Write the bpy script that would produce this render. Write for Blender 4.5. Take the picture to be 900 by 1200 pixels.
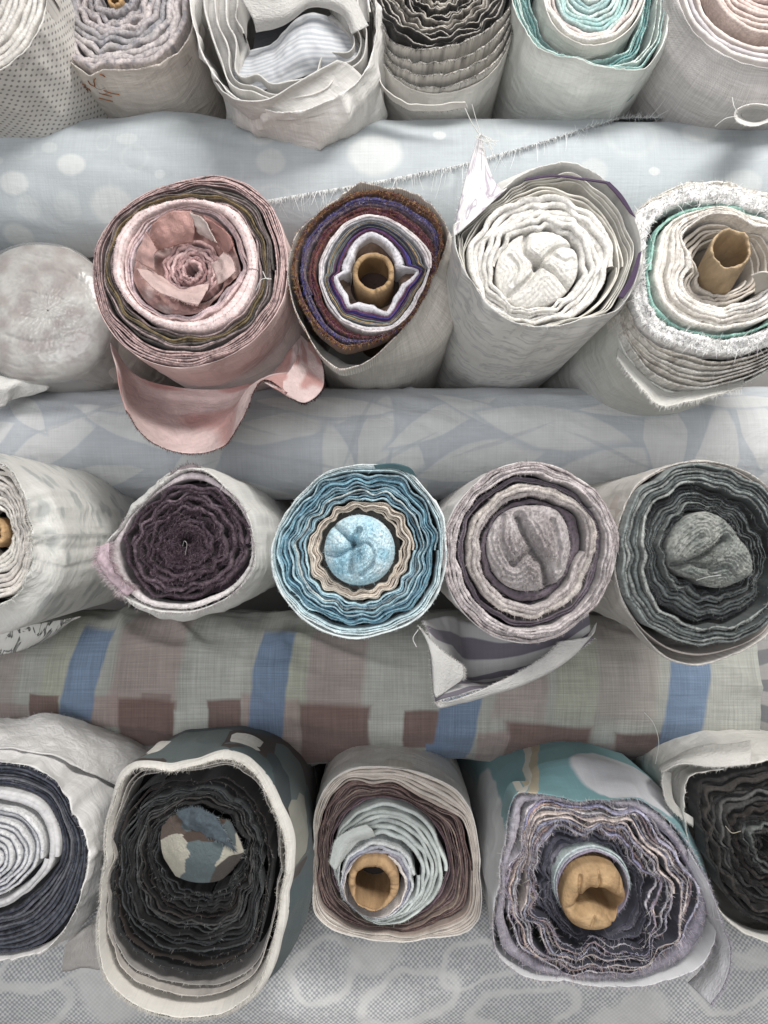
import bpy, math, random
import numpy as np

# ------------------------------------------------------------------ camera, light, exposure
SAT = 0.86
F = 907.0            # focal length in photo pixels
CX, CY = 450.0, 620.0
CAMZ = 0.845         # height of the lens above the floor
sc = bpy.context.scene
for o in list(bpy.data.objects):
    bpy.data.objects.remove(o)
cam_d = bpy.data.cameras.new('camera'); cam = bpy.data.objects.new('camera', cam_d)
sc.collection.objects.link(cam); sc.camera = cam
cam.location = (0, 0, CAMZ); cam.rotation_euler = (math.pi / 2, 0, 0)
cam_d.sensor_fit = 'VERTICAL'; cam_d.sensor_height = 36; cam_d.lens = F / 1200 * 36
cam_d.shift_y = 20 / 1200; cam_d.clip_start = 0.02; cam_d.clip_end = 60

w = bpy.data.worlds.new('World'); sc.world = w; w.use_nodes = True
w.node_tree.nodes['Background'].inputs[0].default_value = (0.86, 0.88, 0.92, 1)
w.node_tree.nodes['Background'].inputs[1].default_value = 0.18

def area_light(name, loc, target, size, power, col):
    d = bpy.data.lights.new(name, 'AREA'); d.shape = 'RECTANGLE'; d.size, d.size_y = size
    d.energy = power; d.color = col
    o = bpy.data.objects.new(name, d); sc.collection.objects.link(o)
    o.location = loc
    v = [t - l for t, l in zip(target, loc)]
    from mathutils import Vector
    o.rotation_euler = Vector(v).to_track_quat('-Z', 'Y').to_euler()
    return o
# ceiling tube fitting, up and to the right in front of the stack, and an added fill lamp behind the camera for the hall's softer light
area_light('ceiling_light', (0.8, -0.45, CAMZ + 1.7), (0.25, 1.25, CAMZ + 0.2), (1.3, 0.5), 72, (1.0, 0.97, 0.93))
area_light('hall_fill_light', (-0.4, -2.2, CAMZ - 0.05), (0, 1.2, CAMZ), (2.4, 1.4), 74, (0.98, 0.98, 1.0))
vs = sc.view_settings
vs.view_transform = 'Standard'; vs.look = 'None'; vs.exposure = 0.0; vs.gamma = 1.0; vs.use_curve_mapping = False

# ------------------------------------------------------------------ helpers
rng = np.random.default_rng(7)
def W(px, py, d):
    """photo pixel + distance from the lens plane -> world point"""
    return np.array([(px - CX) / F * d, d, CAMZ + (CY - py) / F * d])
def C(r, g, b, k=1.0):
    f = lambda c: (c / 12.92 if c <= 0.04045 else ((c + 0.055) / 1.055) ** 2.4)
    v = np.array([f(r / 255) * k, f(g / 255) * k, f(b / 255) * k]); y = v @ np.array([.21, .72, .07])
    return y + (v - y) * SAT
def _h(ix, iy, iz, seed):
    n = (ix * 374761393 + iy * 668265263 + iz * 2147483647 + seed * 1274126177) & 0xffffffff
    n = ((n ^ (n >> 13)) * 1274126177) & 0xffffffff
    n = ((n ^ (n >> 15)) * 2246822519) & 0xffffffff
    return ((n ^ (n >> 16)) & 0xffff) / 65535.0
def vn(P, s, seed=0):
    """value noise, -1..1"""
    P = np.asarray(P, float) * s
    i = np.floor(P).astype(np.int64); f = P - i; f = f * f * (3 - 2 * f)
    r = 0
    for dx in (0, 1):
        wx = f[:, 0] if dx else 1 - f[:, 0]
        for dy in (0, 1):
            wy = f[:, 1] if dy else 1 - f[:, 1]
            for dz in (0, 1):
                wz = f[:, 2] if dz else 1 - f[:, 2]
                r = r + wx * wy * wz * _h(i[:, 0] + dx, i[:, 1] + dy, i[:, 2] + dz, seed)
    return r * 2 - 1

def mesh(name, V, Q, mat, parent=None, col=None, uv=None, smooth=True, kind=None):
    V = np.asarray(V, np.float64); Q = np.asarray(Q, np.int64)
    org = np.array(parent.location) if parent is not None else np.zeros(3)
    if parent is not None and parent.parent is not None: org = np.array(parent.parent.location)
    me = bpy.data.meshes.new(name)
    k = Q.shape[1]
    me.vertices.add(len(V)); me.vertices.foreach_set('co', (V - org).astype(np.float32).ravel())
    me.loops.add(Q.size); me.loops.foreach_set('vertex_index', Q.ravel().astype(np.int32))
    me.polygons.add(len(Q))
    me.polygons.foreach_set('loop_start', np.arange(0, Q.size, k, dtype=np.int32))
    me.polygons.foreach_set('loop_total', np.full(len(Q), k, np.int32))
    if smooth: me.polygons.foreach_set('use_smooth', np.ones(len(Q), bool))
    if uv is not None:
        l = me.uv_layers.new(name='UVMap'); l.data.foreach_set('uv', np.asarray(uv, np.float32)[Q.ravel()].ravel())
    if col is None: col = np.ones((len(V), 3)) * 0.7
    col = np.asarray(col, float)
    if col.ndim == 1: col = np.tile(col, (len(V), 1))
    a = me.color_attributes.new('Col', 'FLOAT_COLOR', 'POINT')
    a.data.foreach_set('color', np.hstack([np.clip(col, 0, 1), np.ones((len(V), 1))]).astype(np.float32).ravel())
    me.update(); me.validate()
    me.materials.append(mat)
    o = bpy.data.objects.new(name, me); sc.collection.objects.link(o)
    if parent is not None: o.parent = parent
    if kind: o['kind'] = kind
    return o
def gridq(nu, nv, wrapv=False, wrapu=False):
    """quads of a nu x nv vertex grid"""
    iu = np.arange(nu if wrapu else nu - 1); iv = np.arange(nv if wrapv else nv - 1)
    a, b = np.meshgrid(iu, iv, indexing='ij'); a2 = (a + 1) % nu; b2 = (b + 1) % nv
    return np.stack([a * nv + b, a2 * nv + b, a2 * nv + b2, a * nv + b2], -1).reshape(-1, 4)
def fibre_mesh(name, P, D, L, wd, col, mat, parent, seg=2, curl=0.5, sag=0.0):
    """thin curved blades: loose yarn ends standing out of a cut edge"""
    n = len(P)
    if n == 0: return None
    P = np.asarray(P); D = np.asarray(D, float); D = D / (np.linalg.norm(D, axis=1, keepdims=True) + 1e-9)
    R = rng.normal(size=(n, 3)) * .5 + np.array([.2, -1.0, .5]); S = np.cross(D, R); S /= np.linalg.norm(S, axis=1, keepdims=True) + 1e-9
    B = np.cross(D, S); L = np.asarray(L).reshape(-1, 1); wd = np.broadcast_to(np.asarray(wd), (n,)).reshape(-1, 1)
    cu = rng.normal(size=(n, 1)) * curl; V = []; 
    for k in range(seg + 1):
        t = k / seg
        c = P + D * L * t + B * L * cu * t * t + np.array([0, 0, -1.0]) * sag * L * t * t
        ww = wd * (1 - 0.75 * t)
        V.append(c + S * ww * .5); V.append(c - S * ww * .5)
    V = np.stack(V, 1).reshape(-1, 3); m = 2 * (seg + 1)
    base = np.arange(n)[:, None] * m
    Q = np.concatenate([np.stack([base + 2 * k, base + 2 * k + 1, base + 2 * k + 3, base + 2 * k + 2], -1).reshape(-1, 4) for k in range(seg)])
    col = np.asarray(col, float)
    if col.ndim == 1: col = np.tile(col, (n, 1))
    cc = np.repeat(col * np.clip(1 + 0.28 * rng.normal(size=(n, 1)), .3, 1.8), m, axis=0)
    return mesh(name, V, Q, mat, parent, cc, kind='stuff')
def crom(pts, n):
    """Catmull-Rom through pts, n samples"""
    P = np.asarray(pts, float)
    P = np.vstack([2 * P[0] - P[1], P, 2 * P[-1] - P[-2]]); m = len(P) - 3
    t = np.linspace(0, m - 1e-6, n); i = t.astype(int); f = (t - i)[:, None]
    a, b, c, d = P[i], P[i + 1], P[i + 2], P[i + 3]
    return 0.5 * (2 * b + (c - a) * f + (2 * a - 5 * b + 4 * c - d) * f ** 2 + (3 * b - a - 3 * c + d) * f ** 3)
def tube_path(name, pts, rad, col, mat, parent, n=40, sides=5):
    """a thread along world points"""
    P = crom(pts, n); T = np.gradient(P, axis=0); T /= np.linalg.norm(T, axis=1, keepdims=True) + 1e-9
    U = np.cross(T, [0.3, 0.8, 0.52]); U /= np.linalg.norm(U, axis=1, keepdims=True) + 1e-9; B = np.cross(T, U)
    a = np.arange(sides) / sides * 2 * np.pi
    V = P[:, None] + rad * (U[:, None] * np.cos(a)[None, :, None] + B[:, None] * np.sin(a)[None, :, None])
    return mesh(name, V.reshape(-1, 3), gridq(n, sides, wrapv=True), mat, parent, col)

# ------------------------------------------------------------------ materials
def nmat(name):
    m = bpy.data.materials.new(name); m.use_nodes = True
    nt = m.node_tree; b = nt.nodes['Principled BSDF']
    return m, nt, b
def N(nt, typ, ins=None, **kw):
    n = nt.nodes.new(typ)
    for k, v in kw.items(): setattr(n, k, v)
    for k, v in (ins or {}).items():
        if hasattr(v, 'is_linked') or isinstance(v, bpy.types.NodeSocket): nt.links.new(v, n.inputs[k])
        else: n.inputs[k].default_value = v
    return n
def mixc(nt, fac, a, b, blend='MIX'):
    n = nt.nodes.new('ShaderNodeMix'); n.data_type = 'RGBA'; n.blend_type = blend
    for s, v in ((n.inputs[0], fac), (n.inputs[6], a), (n.inputs[7], b)):
        if isinstance(v, bpy.types.NodeSocket): nt.links.new(v, s)
        elif np.isscalar(v): s.default_value = v
        else: s.default_value = (*[float(x) for x in v][:3], 1)
    return n.outputs[2]
def math_(nt, op, a, b=0.0, c=0.0):
    n = nt.nodes.new('ShaderNodeMath'); n.operation = op
    for s, v in zip(n.inputs, (a, b, c)):
        if isinstance(v, bpy.types.NodeSocket): nt.links.new(v, s)
        else: s.default_value = v
    return n.outputs[0]
def fabric(name, weave=None, wstr=0.25, var=0.25, vscale=60, rough=0.92, sheen=0.1, bump=0.35, bscale=700, pattern=None, coat=0.0, crease=0.0):
    """cloth: colour from the yarn (attribute) or a print (pattern), fine mottling, weave and nap relief"""
    m, nt, b = nmat(name)
    tc = N(nt, 'ShaderNodeTexCoord')
    if pattern is None:
        base = N(nt, 'ShaderNodeAttribute', attribute_name='Col').outputs['Color']
    else:
        base = pattern(nt, tc.outputs['UV'])
    n1 = N(nt, 'ShaderNodeTexNoise', {'Vector': tc.outputs['Object'], 'Scale': vscale, 'Detail': 5.0, 'Roughness': 0.65})
    mr = N(nt, 'ShaderNodeMapRange', {'Value': n1.outputs['Fac'], 'From Min': 0.3, 'From Max': 0.7, 'To Min': 1 - var, 'To Max': 1 + var * 0.5})
    col = mixc(nt, 1.0, base, mr.outputs[0], 'MULTIPLY')
    n2 = N(nt, 'ShaderNodeTexNoise', {'Vector': tc.outputs['Object'], 'Scale': bscale, 'Detail': 3.0, 'Roughness': 0.6})
    h = n2.outputs['Fac']
    if weave:
        sx, sy = weave
        sep = N(nt, 'ShaderNodeSeparateXYZ', {'Vector': tc.outputs['UV']})
        wx = math_(nt, 'SINE', math_(nt, 'MULTIPLY', sep.outputs[0], sx * 6.2832))
        wy = math_(nt, 'SINE', math_(nt, 'MULTIPLY', sep.outputs[1], sy * 6.2832))
        wv = math_(nt, 'MULTIPLY', wx, wy)
        wv = math_(nt, 'MULTIPLY_ADD', wv, 0.5, 0.5)
        h = math_(nt, 'MULTIPLY_ADD', wv, wstr * 2.0, h)
        k = N(nt, 'ShaderNodeMapRange', {'Value': wv, 'To Min': 1 - wstr * 0.8, 'To Max': 1.0})
        col = mixc(nt, 1.0, col, k.outputs[0], 'MULTIPLY')
        # slubs running along the two yarn directions
        for sc_ in ((6, 260, 1), (260, 6, 1)):
            mp = N(nt, 'ShaderNodeMapping', {'Vector': tc.outputs['UV'], 'Scale': sc_})
            ns = N(nt, 'ShaderNodeTexNoise', {'Vector': mp.outputs[0], 'Scale': 2.0, 'Detail': 3.0})
            k = N(nt, 'ShaderNodeMapRange', {'Value': ns.outputs['Fac'], 'From Min': 0.3, 'From Max': 0.7, 'To Min': 1 - wstr * 0.45, 'To Max': 1 + wstr * 0.2})
            col = mixc(nt, 1.0, col, k.outputs[0], 'MULTIPLY')
    if crease:
        mp = N(nt, 'ShaderNodeMapping', {'Vector': tc.outputs['UV'], 'Scale': (9, 16, 1), 'Rotation': (0, 0, 0.5)})
        nc = N(nt, 'ShaderNodeTexNoise', {'Vector': mp.outputs[0], 'Scale': 1.0, 'Detail': 4.0, 'Roughness': 0.55, 'Distortion': 1.2})
        bc = N(nt, 'ShaderNodeBump', {'Height': nc.outputs['Fac'], 'Strength': crease, 'Distance': 0.02})
        bp = N(nt, 'ShaderNodeBump', {'Height': h, 'Strength': bump, 'Distance': 0.0012, 'Normal': bc.outputs[0]})
    else:
        bp = N(nt, 'ShaderNodeBump', {'Height': h, 'Strength': bump, 'Distance': 0.0012})
    nt.links.new(col, b.inputs['Base Color']); nt.links.new(bp.outputs[0], b.inputs['Normal'])
    b.inputs['Roughness'].default_value = rough
    b.inputs['Sheen Weight'].default_value = sheen; b.inputs['Sheen Roughness'].default_value = 0.5
    b.inputs['Specular IOR Level'].default_value = 0.25
    if coat: b.inputs['Coat Weight'].default_value = coat; b.inputs['Coat Roughness'].default_value = 0.15
    return m
def stamps(nt, uv, base, items, warp=0.004, wscale=25):
    """printed shapes laid on a cloth: ('e' ellipse | 'r' block | 'o' ring, u, v, half-u, half-v, angle, colour, softness, opacity)"""
    nz = N(nt, 'ShaderNodeTexNoise', {'Vector': uv, 'Scale': wscale, 'Detail': 2.0})
    off = N(nt, 'ShaderNodeVectorMath', {0: nz.outputs['Color'], 1: (0.5, 0.5, 0.5)}, operation='SUBTRACT')
    off = N(nt, 'ShaderNodeVectorMath', {0: off.outputs[0], 'Scale': warp}, operation='SCALE')
    p = N(nt, 'ShaderNodeVectorMath', {0: uv, 1: off.outputs[0]}, operation='ADD').outputs[0]
    sp = N(nt, 'ShaderNodeSeparateXYZ', {'Vector': p}); p = N(nt, 'ShaderNodeCombineXYZ', {'X': sp.outputs[0], 'Y': sp.outputs[1]}).outputs[0]
    col = base
    for (ty, u, v, a, bb, ang, c, soft, op) in items:
        mp = N(nt, 'ShaderNodeMapping', {'Vector': p, 'Location': (u, v, 0), 'Rotation': (0, 0, ang), 'Scale': (a, bb, 1)}, vector_type='TEXTURE').outputs[0]
        if ty == 'r':
            s = N(nt, 'ShaderNodeSeparateXYZ', {'Vector': mp})
            d = math_(nt, 'MAXIMUM', math_(nt, 'ABSOLUTE', s.outputs[0]), math_(nt, 'ABSOLUTE', s.outputs[1]))
        else:
            d = N(nt, 'ShaderNodeVectorMath', {0: mp}, operation='LENGTH').outputs['Value']
            if ty == 'o': d = math_(nt, 'MULTIPLY_ADD', math_(nt, 'ABSOLUTE', math_(nt, 'SUBTRACT', d, 0.9)), 9.0, 0.0)
            if ty == 'l':   # leaf: pointed ellipse
                s = N(nt, 'ShaderNodeSeparateXYZ', {'Vector': mp})
                x2 = math_(nt, 'MULTIPLY', s.outputs[0], s.outputs[0])
                d = math_(nt, 'ADD', x2, math_(nt, 'ABSOLUTE', s.outputs[1]))
        fac = N(nt, 'ShaderNodeMapRange', {'Value': d, 'From Min': 1 - soft, 'From Max': 1 + soft, 'To Min': op, 'To Max': 0.0}).outputs[0]
        col = mixc(nt, fac, col, c)
    return col
K = 720
TH = np.arange(K) / K * 2 * np.pi
def gsm(a, deg):
    s = deg * K / 360.0
    if s < 0.5: return a
    k = np.arange(-int(3 * s), int(3 * s) + 1); g = np.exp(-0.5 * (k / s) ** 2); g /= g.sum()
    return np.convolve(np.concatenate([a[-len(k):], a, a[:len(k)]]), g, 'same')[len(k):-len(k)]
def at(O, th):
    x = (np.asarray(th) / (2 * np.pi) * K) % K; i = x.astype(int) % K; f = x - np.floor(x)
    return O[i] * (1 - f) + O[(i + 1) % K] * f
def empty(name, loc, label, cat, group=None):
    e = bpy.data.objects.new(name, None); sc.collection.objects.link(e); e.empty_display_size = 0.05
    e.location = loc; e['label'] = label; e['category'] = cat
    if group: e['group'] = group
    return e
BACK = 1.75
class Roll:
    def __init__(s, label, c, df, slope=(0, 0), group='fabric rolls stacked with their ends showing', seed=0, rbase=0.1, wav=((7, 1.0), (11, .7), (17, .5)), cat='fabric roll', name='fabric_roll'):
        s.df = df; s.slope = np.array(slope, float); p = W(c[0], c[1], df); s.c = np.array([p[0], p[2]])
        s.seed = seed; s.rs = np.random.default_rng(100 + seed)
        s.wk = [(k, a, s.rs.uniform(0, 6.28), s.rs.normal() * 38) for k, a in wav]
        s.e = empty(name, (p[0], df + 0.4, p[2] - rbase), label, cat, group)
    def cen(s, dep): return s.c[None] + s.slope[None] * np.atleast_1d(dep)[:, None]
    def O(s, pts, dep=0.0, sm=3):
        d = s.df + dep; P = np.array([W(x, y, d) for x, y in pts]); c = s.cen(dep)[0]
        x = P[:, 0] - c[0]; z = P[:, 2] - c[1]; a = np.arctan2(z, x) % (2 * np.pi); r = np.hypot(x, z)
        i = np.argsort(a); a = a[i]; r = r[i]
        return gsm(np.interp(TH, np.concatenate([a - 2 * np.pi, a, a + 2 * np.pi]), np.tile(r, 3)), sm)
    def circ(s, x, y, r, dep=0.0, n=48, ry=None):
        a = np.arange(n) / n * 2 * np.pi; ry = ry or r
        return s.O([(x + r * math.cos(t), y + ry * math.sin(t)) for t in a], dep, 1)
    def wave(s, th, r):
        v = 0
        for k, a, ph, dr in s.wk: v = v + a * np.sin(k * th + ph + dr * r * 4)
        return v
    def band(s, name, Oo, Oi, n, pal, dep=(0, 0), jit=.0012, wav=0.0, fill=.86, fz=.0005, edge=.001, back=.035, fray=0, fl=.004, spk=None, spka=0.0, rnd=.7, mat='terry', dirn=1, phase=0.0, res=.0023, fcol=None, fw=.0005, out=0.3, blend=True, escale=110, part='frayed_edge', hmin=0.0, two=None, bunch=.3, mult=None, curl=.5):
        if mult is None: mult = 1.5 if (mat == 'terry' and n >= 2) else 1.0
        n = n * mult; fray = int(fray * 1.08); fz = fz * .6
        if n >= 2 and mat == 'terry': fill = min(fill, .98) * .88 if fill < 1.01 else .97; jit = jit * 1.5
        R = float(Oo.mean()); per = int(np.clip(2 * np.pi * R / res, 60, 360)); T = max(int(per * n), 30)
        t = np.linspace(0, n, T); th = phase + dirn * 2 * np.pi * t; f = t / n
        ro, ri = at(Oo, th), at(Oi, th); gap = (ro - ri) / max(n, 1)
        r = ro - gap * .5 - np.maximum(ro - ri - gap, 0) * f
        r = r + bunch * np.minimum(gap, .004) * vn(np.stack([np.cos(th) * 3, np.sin(th) * 3, t * 1.7 + s.seed], 1), 1.0, s.seed + 70) * (n > 1.2)
        r = r + wav * .001 * s.wave(th, r) * np.clip(r / .05, .3, 1)
        ang = np.stack([np.cos(th), np.sin(th)], 1); nt_ = max(int(n * 2), 3)
        jj = np.interp(t, np.linspace(0, n, nt_ + 1), s.rs.normal(size=nt_ + 1)) * jit
        e = dep[0] + (dep[1] - dep[0]) * f + jj
        q = np.stack([ang[:, 0] * r, ang[:, 1] * r, t * .013 + s.seed], 1)
        e = e + edge * 1.3 * vn(q, escale * .5, s.seed) + edge * .35 * vn(q, escale * 3.1, s.seed + 1)
        if n > 1.5: e = e + min(jit, .003) * 1.2 * vn(np.stack([np.cos(th) * 1.5, np.sin(th) * 1.5, t * 1.3 + s.seed], 1), 1.0, s.seed + 71)
        c = s.cen(e); P2 = c + ang * r[:, None]
        tg = np.gradient(P2, axis=0); tg /= np.linalg.norm(tg, axis=1, keepdims=True) + 1e-9
        nn = np.stack([tg[:, 1], -tg[:, 0]], 1) * dirn
        cs = np.clip((nn * ang).sum(1), .25, 1); h = np.maximum(np.maximum(gap, .0006) * .5 * fill * cs, hmin)
        S = np.array([1, 1, .82, 0, -.82, -1, -1.0]); hr = np.minimum(h * rnd, .004)
        Y = np.stack([np.full(T, back), hr * 1.6, hr * .45, 0 * hr, hr * .45, hr * 1.6, np.full(T, back)], 1)
        V = np.zeros((T, 7, 3))
        off = nn[:, None, :] * (S[None] * h[:, None])[..., None]
        V[..., 0] = P2[:, None, 0] + off[..., 0]; V[..., 2] = P2[:, None, 1] + off[..., 1]; V[..., 1] = s.df + e[:, None] + Y
        V = V.reshape(-1, 3)
        if fz:
            d = vn(V, 150, s.seed + 3) + .8 * vn(V, 700, s.seed + 4); m = np.tile(np.array([0, .8, 1, .7, 1, .8, 0]), T)
            nv = np.repeat(np.hstack([nn[:, :1], np.zeros((T, 1)), nn[:, 1:]]), 7, 0)
            sg = np.tile(np.sign(S), T)[:, None]
            V = V + nv * sg * (d * m * np.minimum(fz, np.repeat(h, 7) * .45))[:, None]
            V[:, 1] += (vn(V, 600, s.seed + 5) * m * fz * 1.2)
        pal = np.array(pal); m = len(pal)
        x = f * m + (vn(q, 25, s.seed + 9) * .35 if m > 1 else 0)
        if blend:
            x = np.clip(x - .5, 0, m - 1.001) if m > 1 else np.zeros(T); i = x.astype(int); k = (x - i)[:, None]
            col = pal[i] * (1 - k) + pal[np.minimum(i + 1, m - 1)] * k
        else:
            col = pal[np.clip(x.astype(int), 0, m - 1)]
        col = np.repeat(col, 7, 0)
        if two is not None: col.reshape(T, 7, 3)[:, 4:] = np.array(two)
        col = col * (1 + .16 * vn(V, 90, s.seed + 12)[:, None] + .12 * vn(V, 700, s.seed + 13)[:, None])
        if spk is not None:
            k = np.clip(vn(V, 330, s.seed + 6) + .7 * vn(V, 120, s.seed + 7), 0, 1)[:, None] * spka
            col = col * (1 - k) + np.array(spk)[None] * k
        o = mesh(name, V, gridq(T, 7), M[mat], s.e, col)
        if fray:
            i = s.rs.integers(0, T, fray); j = s.rs.integers(2, 5, fray)
            b = V.reshape(T, 7, 3)[i, j]
            D = s.rs.normal(size=(fray, 3)) * .55; D[:, 1] -= .75
            D[:, 0] += nn[i, 0] * out; D[:, 2] += nn[i, 1] * out
            fc = col.reshape(T, 7, 3)[i, j] if fcol is None else np.array(fcol)[s.rs.integers(0, len(fcol), fray)]
            fibre_mesh(part, b, D, fl * s.rs.uniform(.35, 1.15, fray), fw, fc, M['yarn'], o, sag=.25, curl=curl)
        return o
    def wrap(s, Of, col, mat, dep=0.0, body=None, db=.12, th=.0018, wr=.0015, edge=.0012, end=BACK, name='outer_wrap', fray=0, fl=.004, nth=240, taper=1.0, twist=None, fcol=None, escale=120, seed=0, wrs=(14, 14), inback=.05, gath=.0009):
        body = gsm(Of, 12) * 1.01 if body is None else body
        col = np.clip(np.array(col) * 1.16, 0, .86)
        a = np.arange(nth) / nth * 2 * np.pi; r0 = at(Of, a); rb = at(body, a)
        ang = np.stack([np.cos(a), np.sin(a)], 1); L = end - s.df - dep
        dd = np.concatenate([np.linspace(0.003, db, 16), db + (L - db) * np.linspace(0.02, 1, 18) ** 1.6])
        q0 = np.stack([ang[:, 0] * r0, ang[:, 1] * r0, np.full(nth, s.seed + seed * 3.1)], 1)
        lip = edge * (vn(q0, escale, s.seed) + .6 * vn(q0, escale * 3, s.seed + 2))
        rows = []
        for k, (rr, y) in enumerate([(r0 - th, inback), (r0 - th, .0015), (r0 - th * .5, 0.0), (r0, .0015)]):
            rows.append((rr, y + (lip if k else 0 * lip)))
        for y in dd:
            x = min(y / db, 1); x = x * x * (3 - 2 * x); t2 = max((y - db) / (L - db), 0)
            rows.append(((r0 * (1 - x) + rb * x) * (1 + (taper - 1) * t2), y + lip * max(0, 1 - y / .02)))
        n = len(rows); V = np.zeros((n, nth, 3)); uv = np.zeros((n, nth, 2)); Rm = float(rb.mean())
        for k, (rr, y) in enumerate(rows):
            c = s.cen(dep + y); V[k, :, 0] = c[:, 0] + ang[:, 0] * rr; V[k, :, 2] = c[:, 1] + ang[:, 1] * rr; V[k, :, 1] = s.df + dep + y
            uv[k, :, 0] = a * Rm; uv[k, :, 1] = y if k > 3 else -0.001
        q = np.stack([np.tile(ang[:, 0], n) * wrs[0] * .1, np.tile(ang[:, 1], n) * wrs[0] * .1, (V[..., 1].ravel()) * wrs[1] * .1], 1)
        kk = np.repeat(np.clip((np.arange(n) - 2) / 4, 0, 1), nth)
        wv = wr * (vn(q, 2.2, s.seed + 20 + seed) + .6 * vn(q, 5.5, s.seed + 21)) * kk
        dq = np.repeat(np.array([max(y.mean() if hasattr(y, 'mean') else y, 0) for _, y in rows]), nth)
        qg = np.stack([np.tile(np.cos(a), n) * 5, np.tile(np.sin(a), n) * 5, dq * 7 + s.seed], 1)
        wv = wv + gath * kk * (vn(qg, 1.0, s.seed + 22) * 1.2 + vn(qg * [2.3, 2.3, 1.6], 1.0, s.seed + 23)) * np.exp(-dq / .12) + gath * 1.6 * kk * np.clip(1 - np.abs(vn(qg * [.6, .6, 2.2], 1.0, s.seed + 24)) * 5, 0, 1)
        if twist:
            ph = np.tile(a, n) * twist[1] + dq * twist[2] + 1.2 * vn(qg, .6, s.seed + 26); wv = wv + twist[0] * np.clip(dq / .02, 0, 1) * ((1 - np.abs(np.sin(ph * .5))) ** 2 - .3)
        A = np.tile(ang, (n, 1)); Vf = V.reshape(-1, 3); Vf[:, 0] += A[:, 0] * wv; Vf[:, 2] += A[:, 1] * wv
        o = mesh(name, Vf, gridq(n, nth, wrapv=True), M[mat], s.e, col, uv=uv.reshape(-1, 2))
        if fray:
            i = s.rs.integers(0, nth, fray); f = s.rs.uniform(0, 1, fray)[:, None]
            b = V[2, i] * (1 - f) + V[2, (i + 1) % nth] * f; D = s.rs.normal(size=(fray, 3)) * .4; D[:, 1] -= .8
            D[:, 0] += ang[i, 0] * .1; D[:, 2] += ang[i, 1] * .1
            fibre_mesh('frayed_edge', b, D, fl * s.rs.uniform(.3, 1.1, fray), .0005, col if fcol is None else np.array(fcol)[s.rs.integers(0, len(fcol), fray)], M['yarn'], o, sag=.3)
        return o
    def funnel(s, Oa, da, Ob, db, col, mat='cloth', rows=14, nz=.002, name='inner_fold', nth=260, facet=0, pw=1.0, col2=None):
        a = np.arange(nth) / nth * 2 * np.pi; ang = np.stack([np.cos(a), np.sin(a)], 1); V = []; UV = []
        for k in range(rows):
            f = k / (rows - 1); r = at(Oa, a) * (1 - f) + at(Ob, a) * f; y = da + (db - da) * f ** pw
            if facet: y = y + facet * np.abs(((a * 7 / 6.28 + f * .8) % 1) - .5) * math.sin(math.pi * f)
            c = s.cen(np.full(nth, da)); V.append(np.stack([c[:, 0] + ang[:, 0] * r, s.df + y + 0 * a, c[:, 1] + ang[:, 1] * r], 1)); UV.append(np.stack([a * .1, 0 * a + f * .05], 1))
        V = np.concatenate(V); V[:, 1] += nz * (vn(V, 60, s.seed + 31) + .5 * vn(V, 160, s.seed + 32)); cc = np.tile(np.array(col), (len(V), 1))
        if col2 is not None: k = np.clip(vn(V, 45, s.seed + 33) * 2, 0, 1)[:, None]; cc = cc * (1 - k) + np.array(col2) * k
        return mesh(name, V, gridq(rows, nth, wrapv=True), M[mat], s.e, cc, uv=np.concatenate(UV))
    def floor(s, O_, dep, col, mat='cloth'):  # added closing disc; its dark colour stands in for shade between the turns
        return s.funnel(O_, dep, O_ * .02, dep + .004, col, mat, rows=6, name='dark_closing_disc', nz=.001)
    def bun(s, O_, dep, H, creases, pal, name='center_fold', fz=.0008, layers=0.0, lfreq=900, fray=0, fl=.003, mat='terry', shape=2.2, spk=None, spka=0, back=.03, nr=72, nth=190, fcol=None):
        """gathered cloth closing the middle of a roll: a dome cut by deep folds (polylines in photo pixels)"""
        a = np.arange(nth) / nth * 2 * np.pi; rho = np.concatenate([np.linspace(.012, 1, nr), [1.0, 1.0]])
        n = len(rho); RR, AA = np.meshgrid(rho, a, indexing='ij'); r = at(O_, AA.ravel()).reshape(n, nth) * RR
        c = s.cen(dep)[0]; X = c[0] + r * np.cos(AA); Z = c[1] + r * np.sin(AA)
        y = dep - H * np.clip(1 - RR ** shape, 0, 1) ** .6
        P = np.stack([X.ravel(), Z.ravel()], 1); Y = y.ravel().copy()
        dm = np.full(len(P), 1e3)
        wob = .0015 * vn(np.stack([P[:, 0], P[:, 1], 0 * P[:, 0]], 1), 90, s.seed + 41)
        for poly, wd, dp in creases:
            q = np.array([W(px, py, s.df + dep - H * .6)[[0, 2]] for px, py in poly]); q = crom(q, 24) if len(q) > 2 else q
            best = np.full(len(P), 1e3)
            for i in range(len(q) - 1):
                ab = q[i + 1] - q[i]; t = np.clip(((P - q[i]) @ ab) / (ab @ ab + 1e-12), 0, 1)
                best = np.minimum(best, np.linalg.norm(P - q[i] - t[:, None] * ab, axis=1))
            best = np.abs(best + wob); Y += dp * 1.4 * np.exp(-(best / wd) ** 1.3); dm = np.minimum(dm, best)
        if layers: Y += layers * np.sin(dm * lfreq + 1.5 * vn(np.stack([X.ravel(), Z.ravel(), Y], 1), 60, s.seed))
        Y = Y.reshape(n, nth); Y[-2] = Y[-3] + .004; Y[-1] = dep + back
        V = np.stack([X.ravel(), s.df + Y.ravel(), Z.ravel()], 1)
        V[:, 1] -= fz * (vn(V * [1, .4, 1], 420, s.seed + 42) + .8 * vn(V * [1, .4, 1], 900, s.seed + 43) + .5 * vn(V * [1, .4, 1], 130, s.seed + 44))
        pal = np.array(pal); k = np.clip(vn(V, 60, s.seed + 45) * .8 + .5, 0, 1)[:, None]
        col = pal[0] * (1 - k) + pal[-1] * k
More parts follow.
